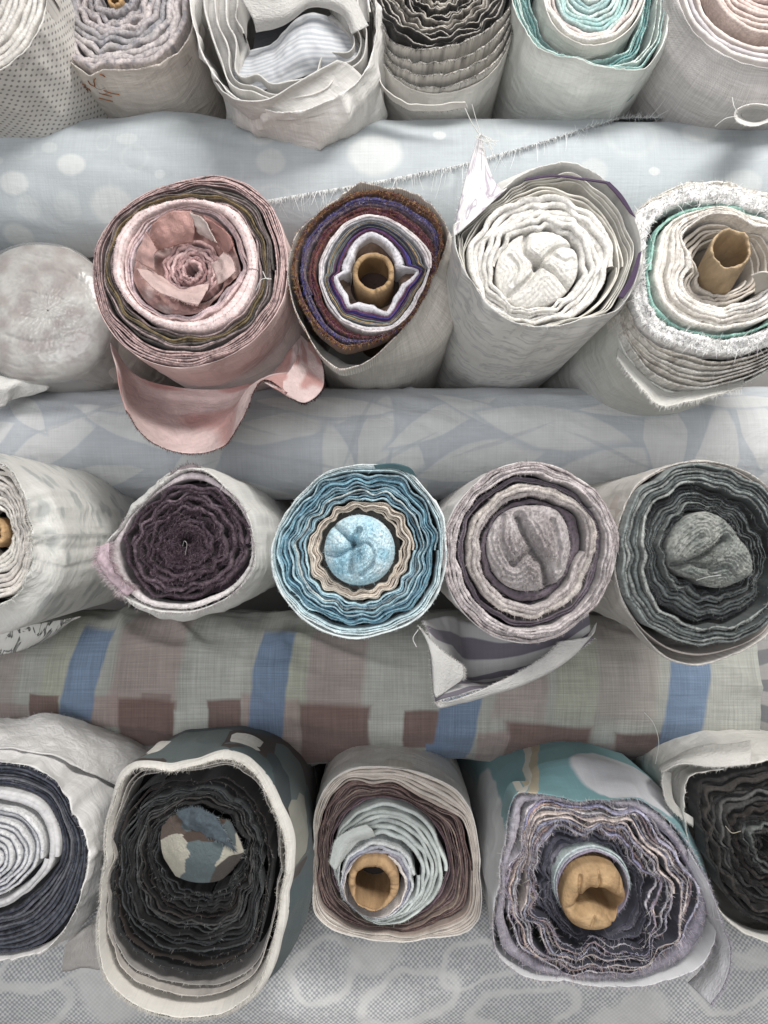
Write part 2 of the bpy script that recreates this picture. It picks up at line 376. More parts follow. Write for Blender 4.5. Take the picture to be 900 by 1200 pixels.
        if spk is not None:
            k = np.clip(vn(V, 350, s.seed + 46), 0, 1)[:, None] * spka; col = col * (1 - k) + np.array(spk) * k
        o = mesh(name, V, gridq(n, nth, wrapv=True), M[mat], s.e, col)
        if fray:
            i = s.rs.integers(0, nr * nth, fray); D = s.rs.normal(size=(fray, 3)) * .7; D[:, 1] -= .8
            fibre_mesh('frayed_edge', V[i], D, fl * s.rs.uniform(.3, 1.1, fray), .0005, col[i] if fcol is None else np.array(fcol)[s.rs.integers(0, len(fcol), fray)], M['yarn'], o, sag=.3)
        return o
    def tube(s, x, y, R, r, dep, L=.35, tilt=(0, 0), rim=.002, oval=1.0, hole=None, seed=0, col=None, puck=0):
        """cardboard core"""
        d = s.df + dep; p = W(x, y, d); k = d / F; nth = 120; a = np.arange(nth) / nth * 2 * np.pi
        ca, sa = np.cos(a), np.sin(a); q = np.stack([ca, sa, 0 * a + seed], 1)
        Ro = R * k * (1 + .025 * vn(q, 2, seed)); Ri = r * k * (1 + .05 * vn(q, 2.5, seed + 1))
        if hole is not None:
            hp = np.array([W(hx, hy, d) for hx, hy in hole]); hx = hp[:, 0] - p[0]; hz = hp[:, 2] - p[2]
            ha = np.arctan2(hz, hx) % (2 * np.pi); i = np.argsort(ha); hr = np.hypot(hx, hz)[i]; ha = ha[i]
            Ri = np.interp(a, np.concatenate([ha - 2 * np.pi, ha, ha + 2 * np.pi]), np.tile(hr, 3))
        lip = rim * (vn(q, 3, seed + 2) + .5 * vn(q, 9, seed + 3))
        prof = [(Ro, L)] + [(Ro, z) for z in np.linspace(.12, .012, 10)] + [(Ro * .992, .005), (Ro * .96, .0015), ((Ro * .6 + Ri * .4), 0), ((Ro * .3 + Ri * .7), .0004), (Ri * 1.02, .002)] + [(Ri + (Ro * .82 - Ri) * min(z / .03, 1), z) for z in np.linspace(.006, .1, 8)] + [(Ro * .8, L)]
        V = []; UV = []
        for rr, z in prof:
            f = lip * max(0, 1 - z / .012); zz = z + f
            if puck: zz = zz + .004 * np.maximum(0, np.sin(a * puck + seed)) ** 3 * (1 if z < .02 else 0)
            V.append(np.stack([p[0] + rr * ca * oval + tilt[0] * zz, d + zz, p[2] + rr * sa + tilt[1] * zz], 1)); UV.append(np.stack([a * .03, 0 * a + z], 1))
        V = np.concatenate(V); V[:, 1] += .0004 * vn(V, 300, seed)
        return mesh('core_tube', V, gridq(len(prof), nth, wrapv=True), M['card'], s.e, C(196, 158, 108) if col is None else col, uv=np.concatenate(UV))
    def patch(s, rows, name='loose_flap', col=(.7, .7, .7), mat='cloth', nu=60, nv=60, th=.0016, nz=.0008, uvs=(1, 1), fray=(), fl=.005, fcol=None, fn=200, nzs=30, parent=None, colf=None):
        return patch(s.e if parent is None else parent, rows, name, col, mat, nu, nv, th, nz, uvs, fray, fl, fcol, fn, nzs, s.seed, colf)
    def thread(s, pts, col=(.8, .8, .78), rad=.0005, n=40):
        return tube_path('loose_thread', [W(*p) for p in pts], rad, np.array(col), M['yarn'], s.e, n)

def patch(parent, rows, name, col, mat, nu=60, nv=60, th=.0016, nz=.0008, uvs=(1, 1), fray=(), fl=.005, fcol=None, fn=200, nzs=30, seed=0, colf=None):
    """a loose piece of cloth through a grid of (px, py, distance) points"""
    G = np.array([[W(*p) for p in r] for r in rows]); G = np.stack([crom(g, nv) for g in G]); G = np.stack([crom(G[:, j], nu) for j in range(nv)], 1)
    du = np.gradient(G, axis=0); dv = np.gradient(G, axis=1); n = np.cross(du, dv); n /= np.linalg.norm(n, axis=2, keepdims=True) + 1e-9
    if n[..., 1].mean() > 0: n = -n
    Pf = G.reshape(-1, 3); d = nz * (vn(Pf, nzs, seed + 51) + .5 * vn(Pf, nzs * 2.7, seed + 52)); G = G + n * d.reshape(nu, nv, 1)
    V = np.concatenate([(G + n * th * .5).reshape(-1, 3), (G - n * th * .5).reshape(-1, 3)]); q = gridq(nu, nv); m = nu * nv
    b = np.concatenate([np.arange(nv), np.arange(1, nu) * nv + nv - 1, (nu - 1) * nv + np.arange(nv - 2, -1, -1), np.arange(nu - 2, 0, -1) * nv])
    b2 = np.roll(b, -1); side = np.stack([b, b2, b2 + m, b + m], 1)
    U, Vv = np.meshgrid(np.linspace(0, 1, nu), np.linspace(0, 1, nv), indexing='ij'); uv = np.stack([U.ravel() * uvs[0], Vv.ravel() * uvs[1]], 1)
    cc = np.tile(np.array(col, float), (2 * m, 1)) if colf is None else np.tile(colf(U.ravel(), Vv.ravel()), (2, 1))
    o = mesh(name, V, np.concatenate([q, q[:, ::-1] + m, side]), M[mat], parent, cc, uv=np.concatenate([uv, uv]))
    rs = np.random.default_rng(seed + 5)
    if fray:
        bp, bd = [], []
        for e in fray:
            L, inn = {'u0': (G[0], G[1]), 'u1': (G[-1], G[-2]), 'v0': (G[:, 0], G[:, 1]), 'v1': (G[:, -1], G[:, -2])}[e]
            t = rs.uniform(0, len(L) - 1.001, fn); i = t.astype(int); f = (t - i)[:, None]
            bp.append(L[i] * (1 - f) + L[i + 1] * f); dd = L - inn; dd /= np.linalg.norm(dd, axis=1, keepdims=True) + 1e-9; bd.append(dd[i] + rs.normal(size=(fn, 3)) * .35)
        bp = np.concatenate(bp); bd = np.concatenate(bd)
        fibre_mesh('frayed_edge', bp, bd, fl * rs.uniform(.3, 1.1, len(bp)), .0005, np.array(col) if fcol is None else np.array(fcol)[rs.integers(0, len(fcol), len(bp))], M['yarn'], o, sag=.2)
    return o

# ------------------------------------------------------------------ the rolls lying across
def hit(px, py, cy, cz, r):
    """photo pixel -> (x, arc length) on a cylinder lying across"""
    dy, dz = 1.0, (CY - py) / F; A = dy * dy + dz * dz; B = -2 * (dy * cy + dz * cz); Cc = cy * cy + cz * cz - r * r
    disc = max(B * B - 4 * A * Cc, 0); t = (-B - math.sqrt(disc)) / (2 * A)
    return (px - CX) / F * t, math.atan2(t * dz - cz, cy - t) * r
def cross_roll(label, cy, cz, r, x0, x1, col, mat, wr=.004, seed=0, nx=280, na=124, fold=None, ridge=.003):
    e = empty('cross_roll', ((x0 + x1) / 2, cy, CAMZ + cz - r), label, 'fabric roll', 'fabric rolls lying across between the rows')
    x = np.linspace(x0, x1, nx); a = np.linspace(-math.pi, math.pi, na, endpoint=False)
    XX, AA = np.meshgrid(x, a, indexing='ij'); q = np.stack([XX.ravel() * 1.0, np.cos(AA).ravel() * r * 2.2, np.sin(AA).ravel() * r * 2.2], 1)
    q[:, 0] += q[:, 2] * .7
    d = wr * (vn(q, 7, seed) + .55 * vn(q, 16, seed + 1) + .25 * vn(q, 40, seed + 2))
    q2 = q.copy(); q2[:, 0] += .04 * vn(q, 6, seed + 5); rd = np.clip(1 - np.abs(vn(q2 * [1, .45, .45], 9, seed + 6)) * 3.5, 0, 1) ** 2 * np.clip(vn(q, 5, seed + 7) + .3, 0, 1)
    d = d + ridge * rd * 2 + ridge * .6 * np.clip(1 - np.abs(vn(q2 * [1, .3, .3], 17, seed + 8)) * 4, 0, 1) ** 2 * np.clip(vn(q, 6, seed + 9) + .2, 0, 1)
    if fold is not None: d = d + fold(XX.ravel(), (AA * r).ravel())
    rr = r + d
    V = np.stack([XX.ravel(), cy - np.cos(AA).ravel() * rr, CAMZ + cz + np.sin(AA).ravel() * rr], 1)
    uv = np.stack([XX.ravel(), AA.ravel() * r], 1)
    mesh('outer_wrap', V, gridq(nx, na, wrapv=True), M[mat], e, col, uv=uv)
    for xe, sg in ((x0, -1), (x1, 1)):     # wound layers at each end
        T = 700; t = np.linspace(0, 9, T); th = t * 2 * np.pi; rad = (r - .014) * (1 - t / 9.6); Vs = []
        for k, (s_, yy) in enumerate(((1, -.03), (1, 0.0), (-1, 0.0), (-1, -.03))):
            rr2 = rad + s_ * .004 * r / .12; Vs.append(np.stack([np.full(T, xe) + sg * (yy + .002 * np.sin(t * 9)), cy - np.cos(th) * rr2, CAMZ + cz + np.sin(th) * rr2], 1))
        mesh('fabric_layer', np.stack(Vs, 1).reshape(-1, 3), gridq(T, 4), M['terry'], e, col)
    return e
# ------------------------------------------------------------------ cross roll geometry (distance, height from the lens axis, radius)
GA = (1.30, .565, .105); GB = (1.30, .142, .0925); GC = (1.30, -.260, .1225); GD = (1.30, -.720, .120)
def ell(G, px, py, a, b, col, ty='e', ang=0.0, soft=.06, op=1.0):
    u, v = hit(px, py, *G); u2, _ = hit(px + a, py, *G); _, v2 = hit(px, py - b, *G); _, v1 = hit(px, py + b, *G)
    return (ty, u, v, max(abs(u2 - u), .002), max(abs(v2 - v1) / 2, .002), ang, tuple(col), soft, op)
def p_polka(nt, uv):
    pale = C(206, 209, 207); it = []
    for x, y, a, b, op in [(18, 215, 16, 13, .9), (85, 194, 16, 12, .95), (132, 240, 24, 22, .75), (23, 274, 17, 13, .8), (35, 242, 13, 14, .35), (80, 242, 15, 17, .35), (318, 190, 17, 14, .7), (440, 182, 31, 22, .95), (308, 162, 17, 9, .6), (188, 205, 6, 5, .5), (375, 165, 9, 6, .4), (650, 129, 17, 9, .9), (515, 162, 7, 5, .8), (820, 155, 21, 9, .8), (767, 200, 7, 5, .8), (695, 200, 17, 15, .5), (250, 152, 30, 8, .3), (380, 138, 22, 7, .5), (150, 165, 12, 6, .4), (870, 215, 22, 16, .6), (560, 225, 20, 14, .5), (60, 175, 9, 6, .4), (0, 190, 6, 5, .5)]:
        it.append(ell(GA, x, y, a, b, pale, op=op * .68, soft=.14))
    for x, y, a, b in [(265, 200, 23, 17), (600, 149, 23, 15), (740, 158, 32, 15), (322, 232, 22, 16), (450, 225, 20, 14), (122, 168, 10, 9), (158, 185, 17, 15), (880, 175, 26, 14), (30, 180, 14, 9), (510, 210, 22, 13)]:
        it.append(ell(GA, x, y, a, b, pale, ty='o', soft=.8, op=.13))
    return stamps(nt, uv, C(172, 180, 184), it, warp=.006, wscale=30)
def p_leaf(nt, uv):
    r = random.Random(4); pale = C(204, 206, 205); blue = C(180, 186, 192); it = []
    spots = [(60, 520, 70, 17, .5), (160, 500, 80, 16, -.35), (110, 560, 60, 15, .2), (30, 480, 40, 12, -.8), (230, 545, 70, 18, .9), (330, 500, 80, 16, .15), (400, 560, 22, 60, .2), (300, 575, 60, 14, -.4), (440, 520, 20, 60, -.2), (480, 560, 22, 60, .1), (380, 475, 80, 14, -.1), (520, 490, 70, 16, .5), (570, 540, 80, 22, .25), (560, 480, 60, 12, -.5), (650, 500, 90, 24, -.2), (700, 555, 80, 24, .35), (780, 510, 24, 60, .15), (840, 540, 24, 60, -.1), (890, 500, 22, 55, .3), (760, 475, 80, 13, .1), (620, 575, 60, 15, -.1), (870, 470, 60, 10, 0), (190, 470, 70, 12, .2), (10, 560, 40, 18, .6), (940, 550, 60, 20, .4), (-40, 520, 60, 20, .4)]
    for x, y, a, b, g in spots:
        u, v = hit(x, y, *GB); k = .0014
        it.append(('l', u, v, a * k * 1.12, b * k * 1.35, g, tuple(blue), .12, .8)); it.append(('l', u, v, a * k, b * k * 1.05, g, tuple(pale), .06, .9))
    for x, y, a, g in [(200, 555, 60, .3), (260, 490, 70, -.3), (450, 540, 70, .5), (590, 515, 60, .35), (720, 530, 60, -.4), (420, 500, 60, 1.2), (350, 540, 60, -.2), (90, 490, 60, .4)]:
        u, v = hit(x, y, *GB); it.append(('l', u, v, a * .0014, .0035, g, tuple(blue * .9), .3, .5))
    return stamps(nt, uv, C(184, 189, 194), it, warp=.012, wscale=14)
def p_blocks(nt, uv):
    blue = C(112, 136, 166); brown = C(122, 96, 90); mauve = C(166, 146, 140); sage = C(172, 174, 166); pale = C(194, 196, 188); green = C(176, 180, 156); it = []
    def rc(x0, y0, x1, y1, col, ang=0.0, op=.9, soft=.08): it.append(ell(GC, (x0 + x1) / 2, (y0 + y1) / 2, (x1 - x0) / 2, (y1 - y0) / 2, col, 'r', ang, soft, op))
    for x0, x1, c, op in [(-60, 30, mauve, .5), (140, 215, mauve, .7), (230, 290, pale, .5), (365, 430, mauve, .65), (430, 500, pale, .4), (585, 640, mauve, .6), (650, 700, green, .5), (700, 770, mauve, .4), (60, 90, green, .5), (340, 365, green, .5)]:
        rc(x0, 690, x1, 835, c, -.08, op, .12)
    for x0, y0, x1, y1 in [(36, 812, 70, 842), (140, 824, 206, 878), (245, 825, 282, 872), (350, 842, 434, 892), (474, 838, 516, 878), (590, 856, 690, 900), (716, 862, 772, 900), (845, 865, 900, 905)]:
        rc(x0, y0, x1, y1, brown, -.03, .9)
    rc(100, 815, 140, 850, mauve, 0, .8); rc(205, 835, 245, 880, pale, -.05, .8); rc(434, 850, 474, 885, pale, 0, .6); rc(284, 836, 350, 892, mauve, -.04, .8); rc(560, 862, 592, 900, mauve, 0, .8); rc(690, 866, 716, 905, mauve, 0, .7); rc(-40, 826, 36, 850, mauve, 0, .6); rc(165, 812, 200, 826, brown, 0, .5)
    for x0, y0, x1, y1, g in [(80, 735, 118, 836, -.16), (296, 742, 336, 866, -.14), (512, 812, 560, 905, -.14), (780, 776, 826, 900, -.14), (498, 872, 516, 900, 0)]:
        rc(x0, y0, x1, y1, blue, g, .92)
    return stamps(nt, uv, sage, it, warp=.022, wscale=9)
def p_check(nt, uv):
    s = N(nt, 'ShaderNodeSeparateXYZ', {'Vector': uv}); k = 2 * math.pi / .0072
    a = math_(nt, 'MULTIPLY', math_(nt, 'SINE', math_(nt, 'MULTIPLY', s.outputs[0], k)), math_(nt, 'SINE', math_(nt, 'MULTIPLY', s.outputs[1], k)))
    nz = N(nt, 'ShaderNodeTexNoise', {'Vector': uv, 'Scale': 130.0, 'Detail': 2.0}).outputs['Fac']
    a = math_(nt, 'MULTIPLY_ADD', math_(nt, 'SUBTRACT', nz, .5), 1.6, a)
    fac = N(nt, 'ShaderNodeMapRange', {'Value': a, 'From Min': -.35, 'From Max': .45}).outputs[0]
    base = mixc(nt, fac, C(150, 153, 157), C(200, 201, 199)); it = []; pale = C(202, 202, 200)
    for x, y, a_, b_, ty in [(60, 1130, 60, 16, 'o'), (130, 1150, 40, 30, 'e'), (380, 1140, 40, 22, 'o'), (480, 1170, 60, 24, 'o'), (560, 1130, 50, 16, 'o'), (620, 1185, 60, 22, 'o'), (860, 1150, 50, 20, 'o'), (20, 1185, 60, 20, 'o'), (440, 1120, 30, 10, 'e'), (880, 1120, 30, 10, 'e'), (740, 1190, 40, 14, 'e')]:
        u, v = hit(x, y, *GD); it.append((ty, u, v, a_ * .0014, b_ * .0020, .3, tuple(pale), .2 if ty == 'e' else .5, .75))
    return stamps(nt, uv, base, it, warp=.075, wscale=11)
def ramp(nt, fac, stops, interp='LINEAR'):
    n = nt.nodes.new('ShaderNodeValToRGB'); nt.links.new(fac, n.inputs[0]); r = n.color_ramp; r.interpolation = interp
    while len(r.elements) < len(stops): r.elements.new(.5)
    for e, (p, c) in zip(r.elements, stops): e.position = p; e.color = (*[float(x) for x in c][:3], 1)
    return n.outputs[0]
def p_brush(c0, c1, rot=.5, sx=6, sy=40, lo=.5, hi=.56, dist=2.5):
    def f(nt, uv):
        mp = N(nt, 'ShaderNodeMapping', {'Vector': uv, 'Rotation': (0, 0, rot), 'Scale': (sx, sy, 1)})
        n = N(nt, 'ShaderNodeTexNoise', {'Vector': mp.outputs[0], 'Scale': 1.0, 'Detail': 3.0, 'Distortion': dist})
        return ramp(nt, n.outputs['Fac'], [(lo, c0), (hi, c1), (hi + .09, c0)])
    return f
def p_camo(nt, uv):
    mp = N(nt, 'ShaderNodeMapping', {'Vector': uv, 'Rotation': (0, 0, .12), 'Scale': (13, 9, 1)})
    v = N(nt, 'ShaderNodeTexVoronoi', {'Vector': mp.outputs[0], 'Scale': 1.0, 'Randomness': .75}, distance='CHEBYCHEV', voronoi_dimensions='2D')
    s = N(nt, 'ShaderNodeSeparateColor', {'Color': v.outputs['Color']})
    return ramp(nt, s.outputs[0], [(0, C(74, 90, 94)), (.34, C(66, 54, 48)), (.62, C(92, 106, 106)), (.84, C(150, 150, 138)), (.92, C(58, 70, 76))], 'CONSTANT')
def p_teal(nt, uv):
    it = [('e', u, v, a, b, g, c, .05, 1.0) for u, v, a, b, g, c in [
        (.185, .06, .085, .055, .12, tuple(C(206, 207, 212))), (.318, .10, .007, .16, .22, tuple(C(176, 164, 138))), (.330, .10, .006, .16, .22, tuple(C(200, 196, 184))), (.44, .10, .05, .16, .1, tuple(C(200, 202, 202))), (.72, .05, .30, .7, 0, tuple(C(204, 205, 207)))]]
    return stamps(nt, uv, C(112, 158, 164), it, warp=.03, wscale=12)
def p_leafgrey(nt, uv):
    mp = N(nt, 'ShaderNodeMapping', {'Vector': uv, 'Rotation': (0, 0, .7), 'Scale': (16, 34, 1)})
    v = N(nt, 'ShaderNodeTexVoronoi', {'Vector': mp.outputs[0], 'Scale': 1.0}, voronoi_dimensions='2D')
    n = N(nt, 'ShaderNodeTexNoise', {'Vector': uv, 'Scale': 14.0, 'Detail': 2.0})
    f = math_(nt, 'MULTIPLY_ADD', n.outputs['Fac'], .9, math_(nt, 'MULTIPLY', v.outputs['Distance'], .55))
    return ramp(nt, f, [(.50, C(176, 180, 178)), (.60, C(206, 207, 202)), (.9, C(212, 212, 207))])
def p_dots(nt, uv):
    s = N(nt, 'ShaderNodeSeparateXYZ', {'Vector': uv}); k = 2 * math.pi / .0125
    a = math_(nt, 'MULTIPLY', math_(nt, 'SINE', math_(nt, 'MULTIPLY', s.outputs[0], k)), math_(nt, 'SINE', math_(nt, 'MULTIPLY', s.outputs[1], k)))
    return ramp(nt, math_(nt, 'MULTIPLY_ADD', a, .5, .5), [(0.08, C(128, 126, 122)), (.34, C(206, 203, 197))])
def p_stripe(c0, c1, per, ax=1):
    def f(nt, uv):
        nz = N(nt, 'ShaderNodeTexNoise', {'Vector': uv, 'Scale': 9.0, 'Detail': 1.0})
        s = N(nt, 'ShaderNodeSeparateXYZ', {'Vector': uv})
        x = math_(nt, 'MULTIPLY_ADD', nz.outputs['Fac'], per * 1.2, s.outputs[ax])
        w_ = math_(nt, 'SINE', math_(nt, 'MULTIPLY', x, 6.2832 / per))
        return ramp(nt, math_(nt, 'MULTIPLY_ADD', w_, .5, .5), [(.45, c0), (.6, c1)])
    return f
def p_film():
    m, nt, b = nmat('clear_plastic_film')
    tc = N(nt, 'ShaderNodeTexCoord'); mp = N(nt, 'ShaderNodeMapping', {'Vector': tc.outputs['Object'], 'Scale': (4, 5, 22)})
    n = N(nt, 'ShaderNodeTexNoise', {'Vector': mp.outputs[0], 'Scale': 1.0, 'Detail': 3.0, 'Distortion': .6})
    bp = N(nt, 'ShaderNodeBump', {'Height': n.outputs['Fac'], 'Strength': .3, 'Distance': .004})
    g = N(nt, 'ShaderNodeBsdfGlossy', {'Roughness': .3, 'Normal': bp.outputs[0]}); t = N(nt, 'ShaderNodeBsdfTransparent', {'Color': (.93, .94, .94, 1)})
    d = N(nt, 'ShaderNodeBsdfDiffuse', {'Color': (.75, .75, .76, 1), 'Normal': bp.outputs[0]})
    lw = N(nt, 'ShaderNodeLayerWeight', {'Blend': .25, 'Normal': bp.outputs[0]})
    f = math_(nt, 'MULTIPLY_ADD', lw.outputs['Facing'], .35, .05)
    m1 = N(nt, 'ShaderNodeMixShader', {0: .10, 1: t.outputs[0], 2: d.outputs[0]}); m2 = N(nt, 'ShaderNodeMixShader', {0: f, 1: m1.outputs[0], 2: g.outputs[0]})
    nt.links.new(m2.outputs[0], nt.nodes['Material Output'].inputs['Surface']); return m
def p_card():
    m, nt, b = nmat('brown_cardboard')
    tc = N(nt, 'ShaderNodeTexCoord'); at_ = N(nt, 'ShaderNodeAttribute', attribute_name='Col')
    mp = N(nt, 'ShaderNodeMapping', {'Vector': tc.outputs['Object'], 'Scale': (60, 12, 60)})
    n = N(nt, 'ShaderNodeTexNoise', {'Vector': mp.outputs[0], 'Scale': 1.0, 'Detail': 6.0, 'Roughness': .7, 'Distortion': .6})
    k = N(nt, 'ShaderNodeMapRange', {'Value': n.outputs['Fac'], 'From Min': .3, 'From Max': .7, 'To Min': .55, 'To Max': 1.0})
    n2 = N(nt, 'ShaderNodeTexNoise', {'Vector': tc.outputs['Object'], 'Scale': 420.0, 'Detail': 3.0})
    nt.links.new(mixc(nt, 1.0, at_.outputs['Color'], k.outputs[0], 'MULTIPLY'), b.inputs['Base Color']); b.inputs['Roughness'].default_value = .75
    bp = N(nt, 'ShaderNodeBump', {'Height': math_(nt, 'MULTIPLY_ADD', n.outputs['Fac'], 2.0, n2.outputs['Fac']), 'Strength': .5, 'Distance': .0015}); nt.links.new(bp.outputs[0], b.inputs['Normal'])
    b.inputs['Specular IOR Level'].default_value = .2; return m
def p_yarn():
    m, nt, b = nmat('loose_yarn'); a = N(nt, 'ShaderNodeAttribute', attribute_name='Col').outputs['Color']
    d = N(nt, 'ShaderNodeBsdfDiffuse', {'Color': a}); t = N(nt, 'ShaderNodeBsdfTranslucent', {'Color': a}); x = N(nt, 'ShaderNodeMixShader', {0: .45, 1: d.outputs[0], 2: t.outputs[0]})
    nt.links.new(x.outputs[0], nt.nodes['Material Output'].inputs['Surface']); return m
M = {}
M['terry'] = fabric('terry_cloth', var=.32, vscale=260, bump=.45, bscale=900)
M['yarn'] = p_yarn()
M['cloth'] = fabric('plain_cloth', weave=(900, 900), wstr=.16, var=.14, vscale=14, bump=.35, crease=.35)
M['satin'] = fabric('rose_satin', weave=(1200, 500), wstr=.14, var=.22, vscale=30, rough=.6, sheen=.1, bump=.3, crease=.3)
M['wrapped'] = fabric('film_covered_cloth', var=.22, vscale=28, bump=.15, bscale=200)
M['mesh_weave'] = fabric('open_mesh_weave', weave=(330, 330), wstr=.38, var=.14, vscale=10, bump=.5, crease=.3)
M['rib'] = fabric('ribbed_cloth', weave=(160, 700), wstr=.2, var=.14, vscale=12, bump=.5, crease=.4)
M['polka'] = fabric('polka_dot_cotton', weave=(650, 650), wstr=.14, var=.1, vscale=8, bump=.3, pattern=p_polka, crease=.12)
M['leaf'] = fabric('leaf_print_cotton', weave=(500, 650), wstr=.14, var=.12, vscale=10, bump=.3, pattern=p_leaf, crease=.25)
M['blocks'] = fabric('colour_block_linen', weave=(420, 420), wstr=.38, var=.14, vscale=12, bump=.45, pattern=p_blocks, crease=.2)
M['check'] = fabric('coarse_check_weave', var=.12, vscale=14, bump=.5, pattern=p_check, crease=.1)
M['brush'] = fabric('brush_print', weave=(700, 700), wstr=.1, var=.08, vscale=10, pattern=p_brush(C(214, 213, 209), C(184, 184, 185), .7, 9, 22), crease=.2)
M['camo'] = fabric('block_camouflage', weave=(800, 800), wstr=.1, var=.1, vscale=12, pattern=p_camo, crease=.1)
M['teal'] = fabric('teal_print', weave=(800, 800), wstr=.1, var=.08, vscale=12, pattern=p_teal, crease=.1)
M['leafgrey'] = fabric('grey_leaf_print', weave=(700, 700), wstr=.1, var=.1, vscale=10, pattern=p_leafgrey, crease=.35)
M['dots'] = fabric('dimpled_mesh', var=.1, vscale=9, bump=.4, pattern=p_dots, crease=.1)
M['stripe'] = fabric('curved_stripe_print', weave=(800, 800), wstr=.1, var=.1, vscale=12, pattern=p_stripe(C(166, 165, 165), C(102, 97, 108), .026, 0))
M['purple'] = fabric('purple_brush_print', weave=(800, 800), wstr=.08, var=.1, vscale=12, pattern=p_brush(C(212, 210, 210), C(158, 148, 162), .4, 14, 34, .46, .56))
M['foldstripe'] = fabric('blue_grey_stripe', weave=(600, 600), wstr=.1, var=.1, vscale=12, rough=.6, pattern=p_stripe(C(190, 192, 195), C(168, 173, 179), .006, 0))
M['greystripe'] = fabric('grey_band_stripe', weave=(420, 420), wstr=.2, var=.1, vscale=12, pattern=p_stripe(C(150, 148, 146), C(112, 113, 116), .05, 1))
M['blackleaf'] = fabric('black_leaf_print', weave=(700, 700), wstr=.1, var=.1, vscale=10, pattern=p_brush(C(205, 205, 200), C(52, 54, 54), .9, 26, 60, .50, .54, 1.0))
M['film'] = p_film(); M['card'] = p_card()
def p_plaster(name, c):
    m, nt, b = nmat(name); tc = N(nt, 'ShaderNodeTexCoord'); n = N(nt, 'ShaderNodeTexNoise', {'Vector': tc.outputs['Object'], 'Scale': 6.0, 'Detail': 8.0})
    nt.links.new(ramp(nt, n.outputs['Fac'], [(.3, c * .8), (.7, c * 1.15)]), b.inputs['Base Color']); b.inputs['Roughness'].default_value = .9; return m
M['concrete'] = p_plaster('concrete', np.array([.36, .35, .33])); M['wall'] = p_plaster('plaster', np.array([.3, .29, .28]))

# ------------------------------------------------------------------ setting: floor and back wall the stack stands against
mesh('floor', [(-3, -3, 0), (3, -3, 0), (3, 1.95, 0), (-3, 1.95, 0)], [(0, 1, 2, 3)], M['concrete'], smooth=False)['kind'] = 'structure'
mesh('wall_back', [(-3, 1.95, 0), (3, 1.95, 0), (3, 1.95, 2.6), (-3, 1.95, 2.6)], [(0, 1, 2, 3)], M['wall'], smooth=False)['kind'] = 'structure'

# ------------------------------------------------------------------ rolls lying across
A = cross_roll('pale blue-grey polka dot cotton roll lying across under the top row', *GA, -.95, .95, C(172, 180, 184), 'polka', wr=.0014, seed=11, ridge=.0006)
B = cross_roll('grey and white leaf print roll lying across under the pink roll', *GB, -.95, .95, C(180, 184, 186), 'leaf', wr=.003, seed=12)
Cr = cross_roll('linen roll with blue, brown and sage colour blocks lying across', *GC, -.95, .575, C(146, 153, 142), 'blocks', wr=.006, seed=13, ridge=.006)
D = cross_roll('coarse grey checked weave roll lying across under the bottom row', *GD, -.95, .95, C(150, 150, 150), 'check', wr=.003, seed=14)
E = cross_roll('grey banded stripe roll lying end to end with the colour block linen', GC[0] + .01, GC[1] - .01, GC[2] - .012, .584, .98, C(140, 138, 136), 'greystripe', wr=.003, seed=15, nx=90)

# the top turn of the polka dot cloth, thrown over its roll and ending in a frayed edge
def drape():
    cy, cz, r = GA; nx, na = 300, 70; px = np.linspace(-230, 800, nx)
    ey = np.interp(px, [-230, 20, 90, 200, 300, 330, 440, 530, 620, 690, 745, 800], [300, 300, 300, 285, 236, 231, 213, 196, 173, 152, 138, 128])
    V = np.zeros((nx, na, 3)); uv = np.zeros((nx, na, 2))
    for i in range(nx):
        x, s1 = hit(px[i], ey[i], *GA); a1 = s1 / r; a0 = 2.0; a = np.linspace(a0, a1, na); t = np.linspace(0, 1, na)
        q = np.stack([np.full(na, x), np.cos(a) * r * 2, np.sin(a) * r * 2], 1); q[:, 0] += q[:, 2] * 1.1
        lift = .0042 + (.0028 * vn(q, 8, 61) + .0020 * vn(q, 19, 62)) * (1 - t ** 4 * .7) - .0006 * t ** 4 + .0014 * t ** 8
        # a soft double fold near the left end
        lift = lift + .012 * np.exp(-((x + .36 - (a - .9) * .10) / .045) ** 2) * np.clip((a - .45) / .5, 0, 1)
        rr = r + np.maximum(lift, .0018)
        V[i] = np.stack([np.full(na, x), cy - np.cos(a) * rr, CAMZ + cz + np.sin(a) * rr], 1); uv[i] = np.stack([np.full(na, x), a * r], 1)
    o = mesh('loose_flap', V.reshape(-1, 3), gridq(nx, na), M['polka'], A, C(172, 180, 184), uv=uv.reshape(-1, 2))
    L = V[:, -1]; rs = np.random.default_rng(3); n = 2400; t = rs.uniform(150, nx - 8, n); i = t.astype(int); f = (t - i)[:, None]
    b = L[i] * (1 - f) + L[i + 1] * f; Dd = V[:, -1] - V[:, -3]; Dd = Dd[i] / np.linalg.norm(Dd[i], axis=1, keepdims=True); Dd = Dd + rs.normal(size=(n, 3)) * .22 + np.array([0, -.34, .08])
    ln = .0075 * rs.uniform(.3, 1.3, n); ln[rs.uniform(size=n) < .08] *= 4
    fibre_mesh('frayed_edge', b, Dd, ln, .0008, C(236, 238, 238), M['yarn'], o, seg=4, curl=.4)
drape()
# ================================================================== ROW TWO
white = C(222, 221, 217); cream = C(206, 200, 190)
